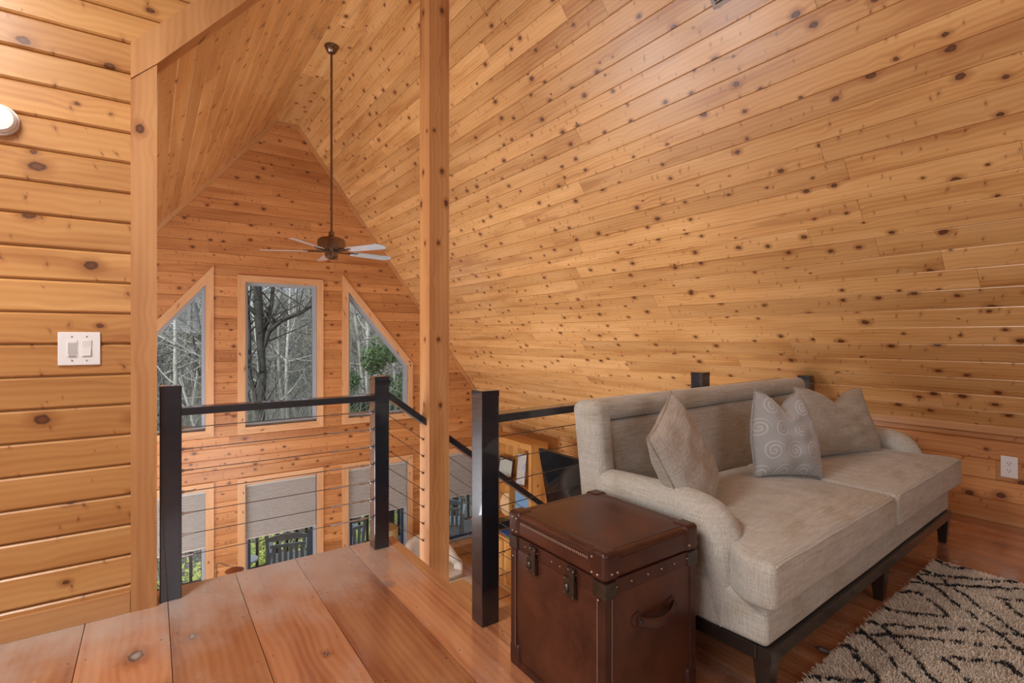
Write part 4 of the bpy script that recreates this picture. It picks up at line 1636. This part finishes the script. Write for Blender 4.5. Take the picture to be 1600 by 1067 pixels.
# trim strip under the lid and bindings
e = 0.003
MB().box(-e, TW + e, -e, TD + e, 0.455, 0.504, 0.002).build('rim_band', M_leather2, tk)
for (x, y) in ((0, 0), (TW, 0), (0, TD), (TW, TD)):
    MB().box(x - 0.004 if x == 0 else x - 0.028, x + 0.028 if x == 0 else x + 0.004, y - 0.004 if y == 0 else y - 0.028, y + 0.028 if y == 0 else y + 0.004, 0.0, 0.456, 0.003).build('corner_binding', M_leather2, tk)
bb = MB()
bb.box(-e, TW + e, -e, TD + e, 0.0, 0.030, 0.002)
bb.build('bottom_band', M_leather2, tk)
# lid border of thicker leather with a stitched bead
lb = MB()
zt = 0.592
lb.tube([(-0.004, 0.05, zt - 0.018), (-0.004, TD - 0.05, zt - 0.018)], 0.006, 8)
lb.tube([(0.05, -0.004, zt - 0.018), (TW - 0.05, -0.004, zt - 0.018)], 0.006, 8)
lb.tube([(TW + 0.004, 0.05, zt - 0.018), (TW + 0.004, TD - 0.05, zt - 0.018)], 0.006, 8)
lb.build('lid_piping', M_leather2, tk, True)
for (a0, a1) in (((0.0, 0.012), (TW, 0.034)), ((0.0, TD - 0.034), (TW, TD - 0.012)), ((0.012, 0.034), (0.034, TD - 0.034)), ((TW - 0.034, 0.034), (TW - 0.012, TD - 0.034))):
    MB().box(a0[0] if a0[0] else 0.012, a1[0] if a1[0] != TW else TW - 0.012, a0[1], a1[1], 0.5905, 0.5945, 0.0015).build('lid_strap', M_leather2, tk)
# bead stitches along the lid edges
bs = MB()
for k in range(38):
    y = 0.07 + k * (TD - 0.14) / 37
    bs.box(-0.0105, -0.004, y - 0.0032, y + 0.0032, zt - 0.034, zt - 0.026, 0.001)
for k in range(110):
    z = 0.04 + k * 0.0037
    bs.box(-0.0055, -0.003, 0.026, 0.030, z, z + 0.0022)
    bs.box(-0.0055, -0.003, TD - 0.030, TD - 0.026, z, z + 0.0022)
    bs.box(0.026, 0.030, -0.0055, -0.003, z, z + 0.0022)
bs.build('stitching', plain('thread', (0.24, 0.15, 0.11), 0.7), tk, kind='stuff')
# leather corner patches of the lid
for ix, iy in ((0, 0), (1, 0), (0, 1), (1, 1)):
    x0, x1 = (-0.012, 0.062) if ix == 0 else (TW - 0.062, TW + 0.012)
    y0, y1 = (-0.012, 0.062) if iy == 0 else (TD - 0.062, TD + 0.012)
    V, F = rbox(x1 - x0, y1 - y0, 0.094, 0.017, 3, 4)
    cp = soft('corner_patch', V, F, M_leather2, tk, ((x0 + x1) / 2, (y0 + y1) / 2, 0.5515))
# rivets
rv = MB()
def rivet(p, nrm, r=0.0048):
    n = Vector(nrm).normalized()
    q = n.to_track_quat('Z', 'Y').to_matrix()
    rv.lathe([(r, 0), (r * 0.85, r * 0.45), (r * 0.45, r * 0.75), (0.0, r * 0.85)], 10, p, q)
for y in (0.045, 0.13, 0.21, 0.255, 0.34, 0.41, 0.46):
    rivet((-e, y, 0.480), (-1, 0, 0), 0.0042)
for x in (0.05, 0.12, 0.2, 0.27, 0.34, 0.41):
    rivet((x, -e, 0.480), (0, -1, 0), 0.0042)
for y in (0.02, 0.045, TD - 0.045, TD - 0.02):
    for z in (0.525, 0.575):
        if (y, z) != (0.02, 0.575):
            rivet((-0.012, y, z), (-1, 0, 0), 0.0055)
for x in (0.02, 0.045, TW - 0.045):
    rivet((x, -0.012, 0.53), (0, -1, 0), 0.0055)
rivet((-0.009, TD - 0.02, 0.425), (-1, 0, 0), 0.005)
rivet((-0.009, 0.02, 0.445), (-1, 0, 0), 0.005)
rv.build('rivets', M_rivet, tk, True, kind='stuff')
# metal corner brackets below the lid
for (x, y) in ((0, 0), (0, TD), (TW, 0)):
    m = MB()
    x0, x1 = (-0.009, 0.045) if x == 0 else (TW - 0.045, TW + 0.009)
    y0, y1 = (-0.009, 0.045) if y == 0 else (TD - 0.045, TD + 0.009)
    m.box(x0, x1, y0, y1, 0.452, 0.503, 0.004)
    m.build('metal_bracket', M_metal_dk, tk)
# leather bottom corner guards
for (x, y) in ((0, 0), (0, TD), (TW, 0)):
    x0, x1 = (-0.008, 0.05) if x == 0 else (TW - 0.05, TW + 0.008)
    y0, y1 = (-0.008, 0.05) if y == 0 else (TD - 0.05, TD + 0.008)
    V, F = rbox(x1 - x0, y1 - y0, 0.085, 0.012, 3, 3)
    soft('corner_guard', V, F, M_leather2, tk, ((x0 + x1) / 2, (y0 + y1) / 2, 0.0435))
# latches on the left face
for yc in (0.365, 0.155):
    lt = MB().box(-0.010, -0.0005, yc - 0.030, yc + 0.030, 0.400, 0.463, 0.002).build('latch', M_metal_dk, tk)
    MB().box(-0.017, -0.009, yc - 0.030, yc - 0.008, 0.405, 0.492, 0.002).box(-0.014, -0.003, yc - 0.030, yc + 0.012, 0.486, 0.502, 0.002).build('hasp', M_metal_dk, lt)
    kn = MB().lathe([(0.0145, 0), (0.013, 0.006), (0.009, 0.010), (0.0, 0.012)], 16, (-0.010, yc + 0.010, 0.430), Matrix.Rotation(-PI / 2, 3, 'Y'))
    kn.build('lock', M_metal_dk, lt, True)
    sc_ = MB()
    for dy, dz in ((-0.024, 0.408), (0.024, 0.408), (0.024, 0.456), (-0.024, 0.494), (0.0, 0.494)):
        sc_.lathe([(0.004, 0), (0.003, 0.002), (0.0, 0.003)], 8, (-0.0155 if dz > 0.48 or dy < 0 else -0.0105, yc + dy, dz), Matrix.Rotation(-PI / 2, 3, 'Y'))
    sc_.build('screw', M_rivet, lt, True)
# leather grip on the front face
gp = MB()
hx, hz = 0.235, 0.345
N_ = 18
vs, fs = [], []
for i in range(N_ + 1):
    t = i / N_
    x = hx - 0.095 + 0.19 * t
    bow = -0.006 - 0.030 * math.sin(PI * t) ** 0.7
    sag = -0.018 * math.sin(PI * t)
    for (dy, dz) in ((0.0, -0.017), (-0.007, -0.012), (-0.007, 0.012), (0.0, 0.017)):
        vs.append((x, bow + dy, hz + sag + dz))
for i in range(N_):
    for j in range(4):
        fs.append((i * 4 + j, i * 4 + (j + 1) % 4, (i + 1) * 4 + (j + 1) % 4, (i + 1) * 4 + j))
fs += [(3, 2, 1, 0), (N_ * 4, N_ * 4 + 1, N_ * 4 + 2, N_ * 4 + 3)]
gp.add(vs, fs)
ho = gp.build('handle', M_leather2, tk, True)
for x in (hx - 0.088, hx + 0.088):
    MB().lathe([(0.026, 0), (0.026, 0.004), (0.020, 0.007), (0.0, 0.008)], 16, (x, -0.0005, hz), Matrix.Rotation(PI / 2, 3, 'X')).build('handle_mount', M_leather2, ho, True)
    MB().lathe([(0.008, 0.007), (0.007, 0.013), (0.0, 0.016)], 12, (x, -0.010, hz), Matrix.Rotation(PI / 2, 3, 'X')).build('rivet', M_metal_dk, ho, True)

# ================================================================== RUG
M_rugc = plain('rug_cream', (0.68, 0.58, 0.47), 1.0, 0, 0.12, 9)
M_rugb = plain('rug_black', (0.018, 0.016, 0.018), 1.0)
nl_ = MB()
rq = random.Random(3)
for x in seams + [1.206 + 0.3045 * i for i in range(12)]:
    for yj in (3.02, 2.62, 2.22, 1.82, 1.42, 1.02, 0.62):
        if x > 1.25 and yj > 1.95:
            continue
        if x < -1.4:
            continue
        for dx in (0.035, 0.27):
            px_, py_ = x + dx + rq.uniform(-.012, .012), yj + rq.uniform(-.02, .02)
            if px_ > 4.7 or (px_ > 1.19 and py_ > 1.9) or (py_ > 2.92 and px_ < 0.03):
                continue
            nl_.lathe([(0.0032, 0.0), (0.0030, 0.0005), (0.0, 0.0006)], 7, (px_, py_, 0.0001))
nl_.build('nail_heads', M_slot, fl, kind='stuff')
rg = empty('rug', (0, 0, 0), 0, 'shaggy cream rug with black diamond lines on the loft floor', 'rug')
ar = math.radians(2.3)
C0 = np.array([3.56, 0.945])
ex = np.array([-math.cos(ar), -math.sin(ar)])    # along the sofa towards the camera
ey = np.array([math.sin(ar), -math.cos(ar)])     # away from the sofa
RL, RWD = 2.9, 1.75
n1, n2 = 60, 40
vs, fs = [], []
for j in range(n2 + 1):
    for i in range(n1 + 1):
        s, t = RL * i / n1, RWD * j / n2
        edge = min(s, RL - s, t, RWD - t)
        w = 0.012 * math.sin(7 * s) if t < 0.001 else 0
        p = C0 + ex * s + ey * t + ey * w + ex * (0.015 * math.sin(9 * t) if s < 0.001 else 0)
        z = 0.002 + 0.014 * min(1, edge / 0.03) + 0.006 * math.exp(-((s - 0.03) / 0.06) ** 2) * (1 + math.sin(6 * t))
        vs.append((p[0], p[1], z))
for j in range(n2):
    for i in range(n1):
        a = j * (n1 + 1) + i
        fs.append((a, a + n1 + 1, a + n1 + 2, a + 1))
bottom = mk('rug_backing', vs, fs, M_rugc, rg, smooth=True)
def on_line(x, y):
    A, B = x + y, x - y
    jx = 0.010 * np.sin(31 * x + 17 * y) + 0.008 * np.sin(53 * x - 47 * y)
    P = 0.76
    a = np.mod(A + jx - 3.33 + 5 * P, P)
    b = np.mod(B + jx - 2.31 + 5 * P, P)
    w = 0.0042
    la = (np.abs(a - 0.0) < w) | (np.abs(a - 0.135) < w) | (np.abs(a - P) < w)
    lb_ = (np.abs(b - 0.0) < w) | (np.abs(b - 0.125) < w) | (np.abs(b - P) < w)
    # keep each family only where it does not run inside the other's double band
    ca, cb = a - 0.45, b - 0.45
    q = np.maximum(np.abs(ca), np.abs(cb))
    inner = np.abs(q - 0.15) < w
    gate = np.sin(71 * x + 13 * y) * np.sin(37 * y - 29 * x) > -0.62
    return (la | lb_ | inner) & gate
def tufts(n, seed):
    g = np.random.default_rng(seed)
    s = g.random(n) * RL
    t = g.random(n) ** 1.25 * RWD
    k = g.random(n) < 0.05
    t = np.where(k, g.random(n) * 0.03 - 0.012, t)
    k2 = g.random(n) < 0.03
    s = np.where(k2, g.random(n) * 0.03 - 0.010, s)
    P = C0[None] + ex[None] * s[:, None] + ey[None] * t[:, None]
    cam_u = (P[:, 0] * math.cos(YAW) - P[:, 1] * math.sin(YAW)) / (P[:, 0] * math.sin(YAW) + P[:, 1] * math.cos(YAW))
    keep = (P[:, 0] * math.sin(YAW) + P[:, 1] * math.cos(YAW) > 1.45) & (cam_u < 1.25)
    return P[keep], s[keep], t[keep]
for nm, want, mat_, seed in (('pile', False, M_rugc, 1), ('pile_lines', True, M_rugb, 2)):
    P, s, t = tufts(900000 if want else 330000, seed)
    L = on_line(P[:, 0], P[:, 1])
    P = P[L == want]
    s = s[L == want]; t = t[L == want]
    g = np.random.default_rng(seed + 5)
    n = len(P)
    if want and n > 60000:
        P, s, t = P[:60000], s[:60000], t[:60000]
        n = 60000
    h = g.uniform(0.010, 0.024, n) if not want else g.uniform(0.020, 0.028, n)
    a = g.random(n) * 2 * PI
    w = g.uniform(0.0012, 0.0026, n)
    lean = g.normal(size=(n, 2)) * (0.004 if want else 0.010)
    lean += np.where((t < 0.02)[:, None], -ey[None] * 0.016, 0)
    lean += np.where((s < 0.02)[:, None], -ex[None] * 0.014, 0)
    z0 = 0.006 + 0.008 * np.clip(np.minimum(s, t) / 0.03, 0, 1)
    dx, dy = np.cos(a) * w, np.sin(a) * w
    V = np.zeros((n, 4, 3))
    V[:, 0] = np.c_[P[:, 0] - dx, P[:, 1] - dy, z0]
    V[:, 1] = np.c_[P[:, 0] + dx, P[:, 1] + dy, z0]
    V[:, 2] = np.c_[P[:, 0] + lean[:, 0] + dx * 0.7, P[:, 1] + lean[:, 1] + dy * 0.7, z0 + h]
    V[:, 3] = np.c_[P[:, 0] + lean[:, 0] - dx * 0.7, P[:, 1] + lean[:, 1] - dy * 0.7, z0 + h]
    o = mk_quads(nm, V.reshape(-1, 3), np.arange(n * 4).reshape(-1, 4), mat_, rg)
    o['kind'] = 'stuff'

# ================================================================== DOWNSTAIRS FURNITURE
# white curved armchair
ac = empty('armchair', (3.55, 7.15, ZL), math.radians(8), 'white curved upholstered armchair downstairs beside the timber post', 'armchair')
V, F = rbox(0.66, 0.62, 0.22, 0.05, 5, 4, crown=0.03)
soft('seat', V, F, M_boucle, ac, (0, -0.03, 0.34))
MB().lathe([(0.0, 0), (0.25, 0), (0.25, 0.03), (0.08, 0.05), (0.08, 0.22), (0.0, 0.22)], 24).build('swivel_base', M_black, ac, True)
# wrap-around back and arms as one rolled shell
pts = []
for i in range(25):
    a = math.radians(-50 + 280 * i / 24)
    hgt = 0.58 + 0.30 * max(0, math.sin(a)) ** 0.8 if math.sin(a) > 0 else 0.58 - 0.02
    pts.append((0.40 * math.cos(a), 0.38 * math.sin(a), hgt))
vs, fs = [], []
n = 14
for i, (x, y, hz) in enumerate(pts):
    a = math.radians(-50 + 280 * i / 24)
    rad = Vector((math.cos(a), math.sin(a), 0))
    th = 0.075
    prof = []
    for k in range(7):
        t = PI * k / 6
        prof.append((th * math.cos(t), hz - th + th * math.sin(t)))
    prof += [(-th * 0.8, 0.24), (-th * 0.4, 0.20), (th * 0.4, 0.20), (th * 0.8, 0.24)]
    for (o_, z) in prof:
        vs.append((x + rad.x * o_, y + rad.y * o_, z))
m_ = len(vs) // 25
for i in range(24):
    for j in range(m_):
        fs.append((i * m_ + j, (i + 1) * m_ + j, (i + 1) * m_ + (j + 1) % m_, i * m_ + (j + 1) % m_))
fs.append(tuple(range(m_ - 1, -1, -1)))
fs.append(tuple(24 * m_ + j for j in range(m_)))
sh = MB().add(vs, fs).build('back_shell', M_boucle, ac, True)
sub = sh.modifiers.new('s', 'SUBSURF'); sub.levels = 1; sub.render_levels = 2
ot = empty('ottoman', (3.72, 6.5, ZL), 0, 'white upholstered ottoman on the lower floor before the armchair', 'ottoman')
V, F = rbox(0.50, 0.44, 0.30, 0.05, 5, 4, crown=0.02)
soft('cushion', V, F, M_boucle, ot, (0, 0, 0.27))
for sx in (-1, 1):
    for sy in (-1, 1):
        MB().box(sx * 0.2 - 0.02, sx * 0.2 + 0.02, sy * 0.16 - 0.02, sy * 0.16 + 0.02, 0, 0.125).build('leg', M_dwood, ot)

# drum lamp behind the armchair
fl_ = empty('floor_lamp', (3.03, 7.72, ZL), 0, 'lamp with a beige drum shade in front of the lower right window', 'lamp')
MB().lathe([(0.0, 0), (0.14, 0), (0.14, 0.02), (0.02, 0.03), (0.0, 0.03)], 24).build('base', M_black, fl_, True)
MB().tube([(0, 0, 0.03), (0, 0, 0.88)], 0.011, 8).build('pole', M_black, fl_)
mb = MB()
n = 28
vs, fs = [], []
for (r, z) in ((0.185, 0.74), (0.175, 1.03), (0.171, 1.03), (0.181, 0.74)):
    for j in range(n):
        a = 2 * PI * j / n
        vs.append((r * math.cos(a), r * math.sin(a), z))
for i in range(4):
    for j in range(n):
        fs.append((i * n + j, i * n + (j + 1) % n, ((i + 1) % 4) * n + (j + 1) % n, ((i + 1) % 4) * n + j))
mb.add(vs, fs).build('lamp_shade', M_lampshade, fl_, True)
MB().lathe([(0.0, 1.018), (0.170, 1.018), (0.170, 1.022), (0.0, 1.022)], 28).build('diffuser', M_lampshade, fl_)

# copper task lamp
tl = empty('floor_lamp', (0.72, 7.90, ZL), 0, 'slim task lamp with a copper dish shade before the gable wall', 'lamp')
MB().lathe([(0.0, 0), (0.12, 0), (0.12, 0.018), (0.0, 0.02)], 24).build('base', M_copper, tl, True)
MB().tube([(0, 0, 0.02), (0, 0, 0.97), (0.01, 0, 0.985), (0.03, 0, 0.985), (0.20, -0.02, 0.885)], 0.007, 8).build('arm', M_bronze, tl, True)
MB().lathe([(0.0, 0.045), (0.03, 0.043), (0.11, 0.006), (0.118, 0.0), (0.108, 0.0), (0.03, 0.03), (0.0, 0.033)], 28, (0.21, -0.02, 0.845)).build('shade', M_copper, tl, True)

# cabinet with hutch along the right wall
cbn = empty('media_cabinet', (4.60, 5.3, ZL), 0, 'knotty pine base cabinet against the right wall downstairs', 'cabinet')
CW = 2.45
MB().box(0.02, 0.93, 0.0, CW, 0.0, 0.81).build('body', M_cab, cbn)
MB().box(-0.02, 0.94, -0.01, CW + 0.01, 0.812, 0.85, 0.006).build('counter', M_cab, cbn)
for k in range(5):
    y0 = 0.02 + k * 0.477
    d = MB().box(0.0, 0.02, y0 + 0.004, y0 + 0.467, 0.08, 0.80, 0.004).build('door', M_cab, cbn)
    f = MB()
    f.box(-0.008, 0.0, y0 + 0.004, y0 + 0.064, 0.08, 0.80, 0.002).box(-0.008, 0.0, y0 + 0.407, y0 + 0.467, 0.08, 0.80, 0.002)
    f.box(-0.008, 0.0, y0 + 0.064, y0 + 0.407, 0.08, 0.14, 0.002).box(-0.008, 0.0, y0 + 0.064, y0 + 0.407, 0.74, 0.80, 0.002)
    f.build('door_frame', M_cab, d)
    MB().lathe([(0.004, 0), (0.005, 0.012), (0.014, 0.018), (0.012, 0.026), (0.0, 0.028)], 12, (-0.008, y0 + 0.43, 0.62), Matrix.Rotation(-PI / 2, 3, 'Y')).build('knob', M_bronze, d, True)

ht = empty('bookcase', (4.95, 6.49, ZL + 0.85), 0, 'knotty pine hutch with open shelves standing on the base cabinet', 'bookcase')
HW, HH, HD_ = 1.27, 1.45, 0.34
MB().box(0, HD_, 0, 0.03, 0, HH - 0.03).build('side_panel', M_cab, ht)
MB().box(0, HD_, HW - 0.03, HW, 0, HH - 0.03).build('side_panel', M_cab, ht)
MB().box(-0.012, HD_ + 0.01, -0.012, HW + 0.012, HH - 0.03, HH, 0.004).build('top', M_cab, ht)
for k in range(9):
    MB().box(HD_ - 0.012, HD_, 0.03 + k * 0.1344, 0.03 + (k + 1) * 0.1344 - 0.002, 0, HH - 0.03, 0.002).build('back_board', M_cab, ht)
MB().box(0.005, HD_ - 0.013, 0.03, HW - 0.03, 0.68, 0.71, 0.003).build('shelf', M_cab, ht)
MB().box(0.008, HD_ - 0.013, 0.62, 0.645, 0, 0.68, 0.003).build('divider', M_cab, ht)
MB().box(0, 0.02, 0.0301, 0.075, 0.0, HH - 0.031, 0.002).box(0, 0.02, 0.075, HW - 0.03, 1.35, HH - 0.031, 0.002).build('face_frame', M_cab, ht)


def picture_mat(name, sky, land, scale=6, seed=0.0):
    m, nt, b = new_mat(name)
    q = NB(nt)
    tc = q.n('ShaderNodeTexCoord').outputs['Object']
    n = q.noise(tc, scale, 5, 0.6, 0.8)
    _, _, z = q.sep(tc)
    f = q.math('ADD', q.math('MULTIPLY', z, 2.2), q.math('MULTIPLY', n, 1.2))
    c = q.ramp(f, [(0.35, land), (0.62, tuple((a + b_) / 2 for a, b_ in zip(sky, land))), (0.8, sky)])
    q.link(c, b.inputs['Base Color'])
    b.inputs['Roughness'].default_value = 0.4
    return m

ZS = ZL + 0.85 + 0.71     # top of the hutch shelf
def hut(x, y, z):
    return (4.95 + x, 6.49 + y, z)
pf = empty('framed_picture', hut(0.16, 0.98, ZS), math.radians(0), 'landscape picture in a dark frame on the hutch shelf', 'picture')
R = Matrix.Rotation(math.radians(8), 4, 'Y')
f = MB()
w, h = 0.44, 0.33
f.box(-0.01, 0.01, -w / 2, w / 2, 0, 0.03, 0.002, R).box(-0.01, 0.01, -w / 2, w / 2, h - 0.03, h, 0.002, R).box(-0.01, 0.01, -w / 2, -w / 2 + 0.03, 0.03, h - 0.03, 0.002, R).box(-0.01, 0.01, w / 2 - 0.03, w / 2, 0.03, h - 0.03, 0.002, R)
f.build('frame', M_frame, pf)
MB().box(-0.004, 0.006, -w / 2 + 0.028, w / 2 - 0.028, 0.028, h - 0.028, 0, R).build('print', picture_mat('sea_picture', (0.50, 0.58, 0.54), (0.42, 0.38, 0.26)), pf)
ap = empty('art_panel', hut(0.10, 0.42, ZS), 0, 'tall narrow painted panel leaning on the hutch shelf', 'picture')
R = Matrix.Rotation(math.radians(9), 4, 'Y') @ Matrix.Rotation(math.radians(-4), 4, 'X')
f = MB().box(-0.012, 0.0, -0.12, 0.12, 0, 0.50, 0.002, R).build('panel', M_frame, ap)
def art():
    m, nt, b = new_mat('abstract_art')
    q = NB(nt)
    tc = q.n('ShaderNodeTexCoord').outputs['Object']
    n = q.noise(q.scale(tc, (1, 26, 9)), 1.0, 4, 0.6, 1.5)
    c = q.ramp(n, [(0.3, (0.16, 0.18, 0.32)), (0.44, (0.48, 0.52, 0.62)), (0.55, (0.66, 0.64, 0.55)), (0.70, (0.30, 0.34, 0.18))])
    q.link(c, b.inputs['Base Color'])
    b.inputs['Roughness'].default_value = 0.35
    return m
MB().box(-0.015, -0.0125, -0.115, 0.115, 0.005, 0.495, 0, R).build('painting', art(), ap)
vz = empty('vase', hut(0.10, 0.13, ZS), 0, 'slim white vase beside the painted panel on the hutch', 'vase')
MB().lathe([(0.03, 0), (0.035, 0.01), (0.018, 0.03), (0.025, 0.08), (0.015, 0.13), (0.03, 0.19), (0.016, 0.24), (0.022, 0.30), (0.0, 0.302)], 18).build('vase_body', M_white, vz, True)
bowl = empty('bowl', hut(0.05, 0.80, ZS), 0, 'small footed cream bowl left of the framed picture', 'bowl')
MB().lathe([(0.035, 0), (0.015, 0.01), (0.02, 0.03), (0.07, 0.06), (0.065, 0.064), (0.02, 0.04), (0.0, 0.036)], 20).build('bowl_body', plain('cream_glaze', (0.68, 0.55, 0.34), 0.4), bowl, True)

ZC = ZL + 0.85
rd = empty('round_board', (5.17, 7.50, ZC), 0, 'round pale wooden board leaning in the hutch', 'board')
R = Matrix.Translation((0, 0, 0.20)) @ Matrix.Rotation(math.radians(-90 + 8), 4, 'Y')
MB().lathe([(0.0, -0.009), (0.19, -0.009), (0.197, 0.0), (0.19, 0.009), (0.0, 0.009)], 40, (0, 0, 0.0), R).build('disc', wood('maple', (0.80, 0.62, 0.38), (0.76, 0.56, 0.31), (0.6, 0.4, 0.2), knots=0.0, spikes=False), rd, True)
bx = tag(MB().box(4.66, 4.90, 7.0, 7.2, ZC, ZC + 0.12, 0.006).build('storage_box', M_black), 'black box on the counter before the round board', 'box')
pc = [('blue', (0.05, 0.14, 0.45), 4.66, 6.83, 0.0, 'blue folder on the pine counter near the black box'), ('green', (0.04, 0.30, 0.17), 4.63, 6.58, 0.1, 'green folder at the counter edge beside the blue folder')]
for nm, c_, x, y, a, lab in pc:
    o = MB().box(-0.02, 0.24, -0.11, 0.11, 0, 0.014, 0.002).build('folder', plain(nm + '_cover', c_, 0.4))
    o.location = (x, y, ZC + 0.001)
    o.rotation_euler = (0, 0, a)
    tag(o, lab, 'folder')
bp = tag(MB().box(5.0, 5.02, 6.57, 7.0, ZC, ZC + 0.64, 0.003).build('photo_board', picture_mat('blue_white_print', (0.78, 0.82, 0.88), (0.20, 0.38, 0.62), 9)), 'white and blue printed board standing in the right hutch bay', 'picture')

# television
tv = empty('television', (4.93, 5.38, -0.87), 0, 'large black television mounted on the right wall downstairs', 'television')
R = Matrix.Rotation(math.radians(-11), 4, 'Y')
MB().box(0.0, 0.045, -0.79, 0.79, -0.45, 0.45, 0.005, R).build('casing', M_black, tv)
MB().box(-0.002, 0.0, -0.78, 0.78, -0.435, 0.44, 0, R).build('screen', M_tvscreen, tv)
MB().box(0.045, 0.07, -0.15, 0.15, -0.15, 0.15, 0.003, R).box(0.05, 0.60, -0.03, 0.03, -0.03, 0.03, 0.003).build('wall_bracket', M_black, tv)
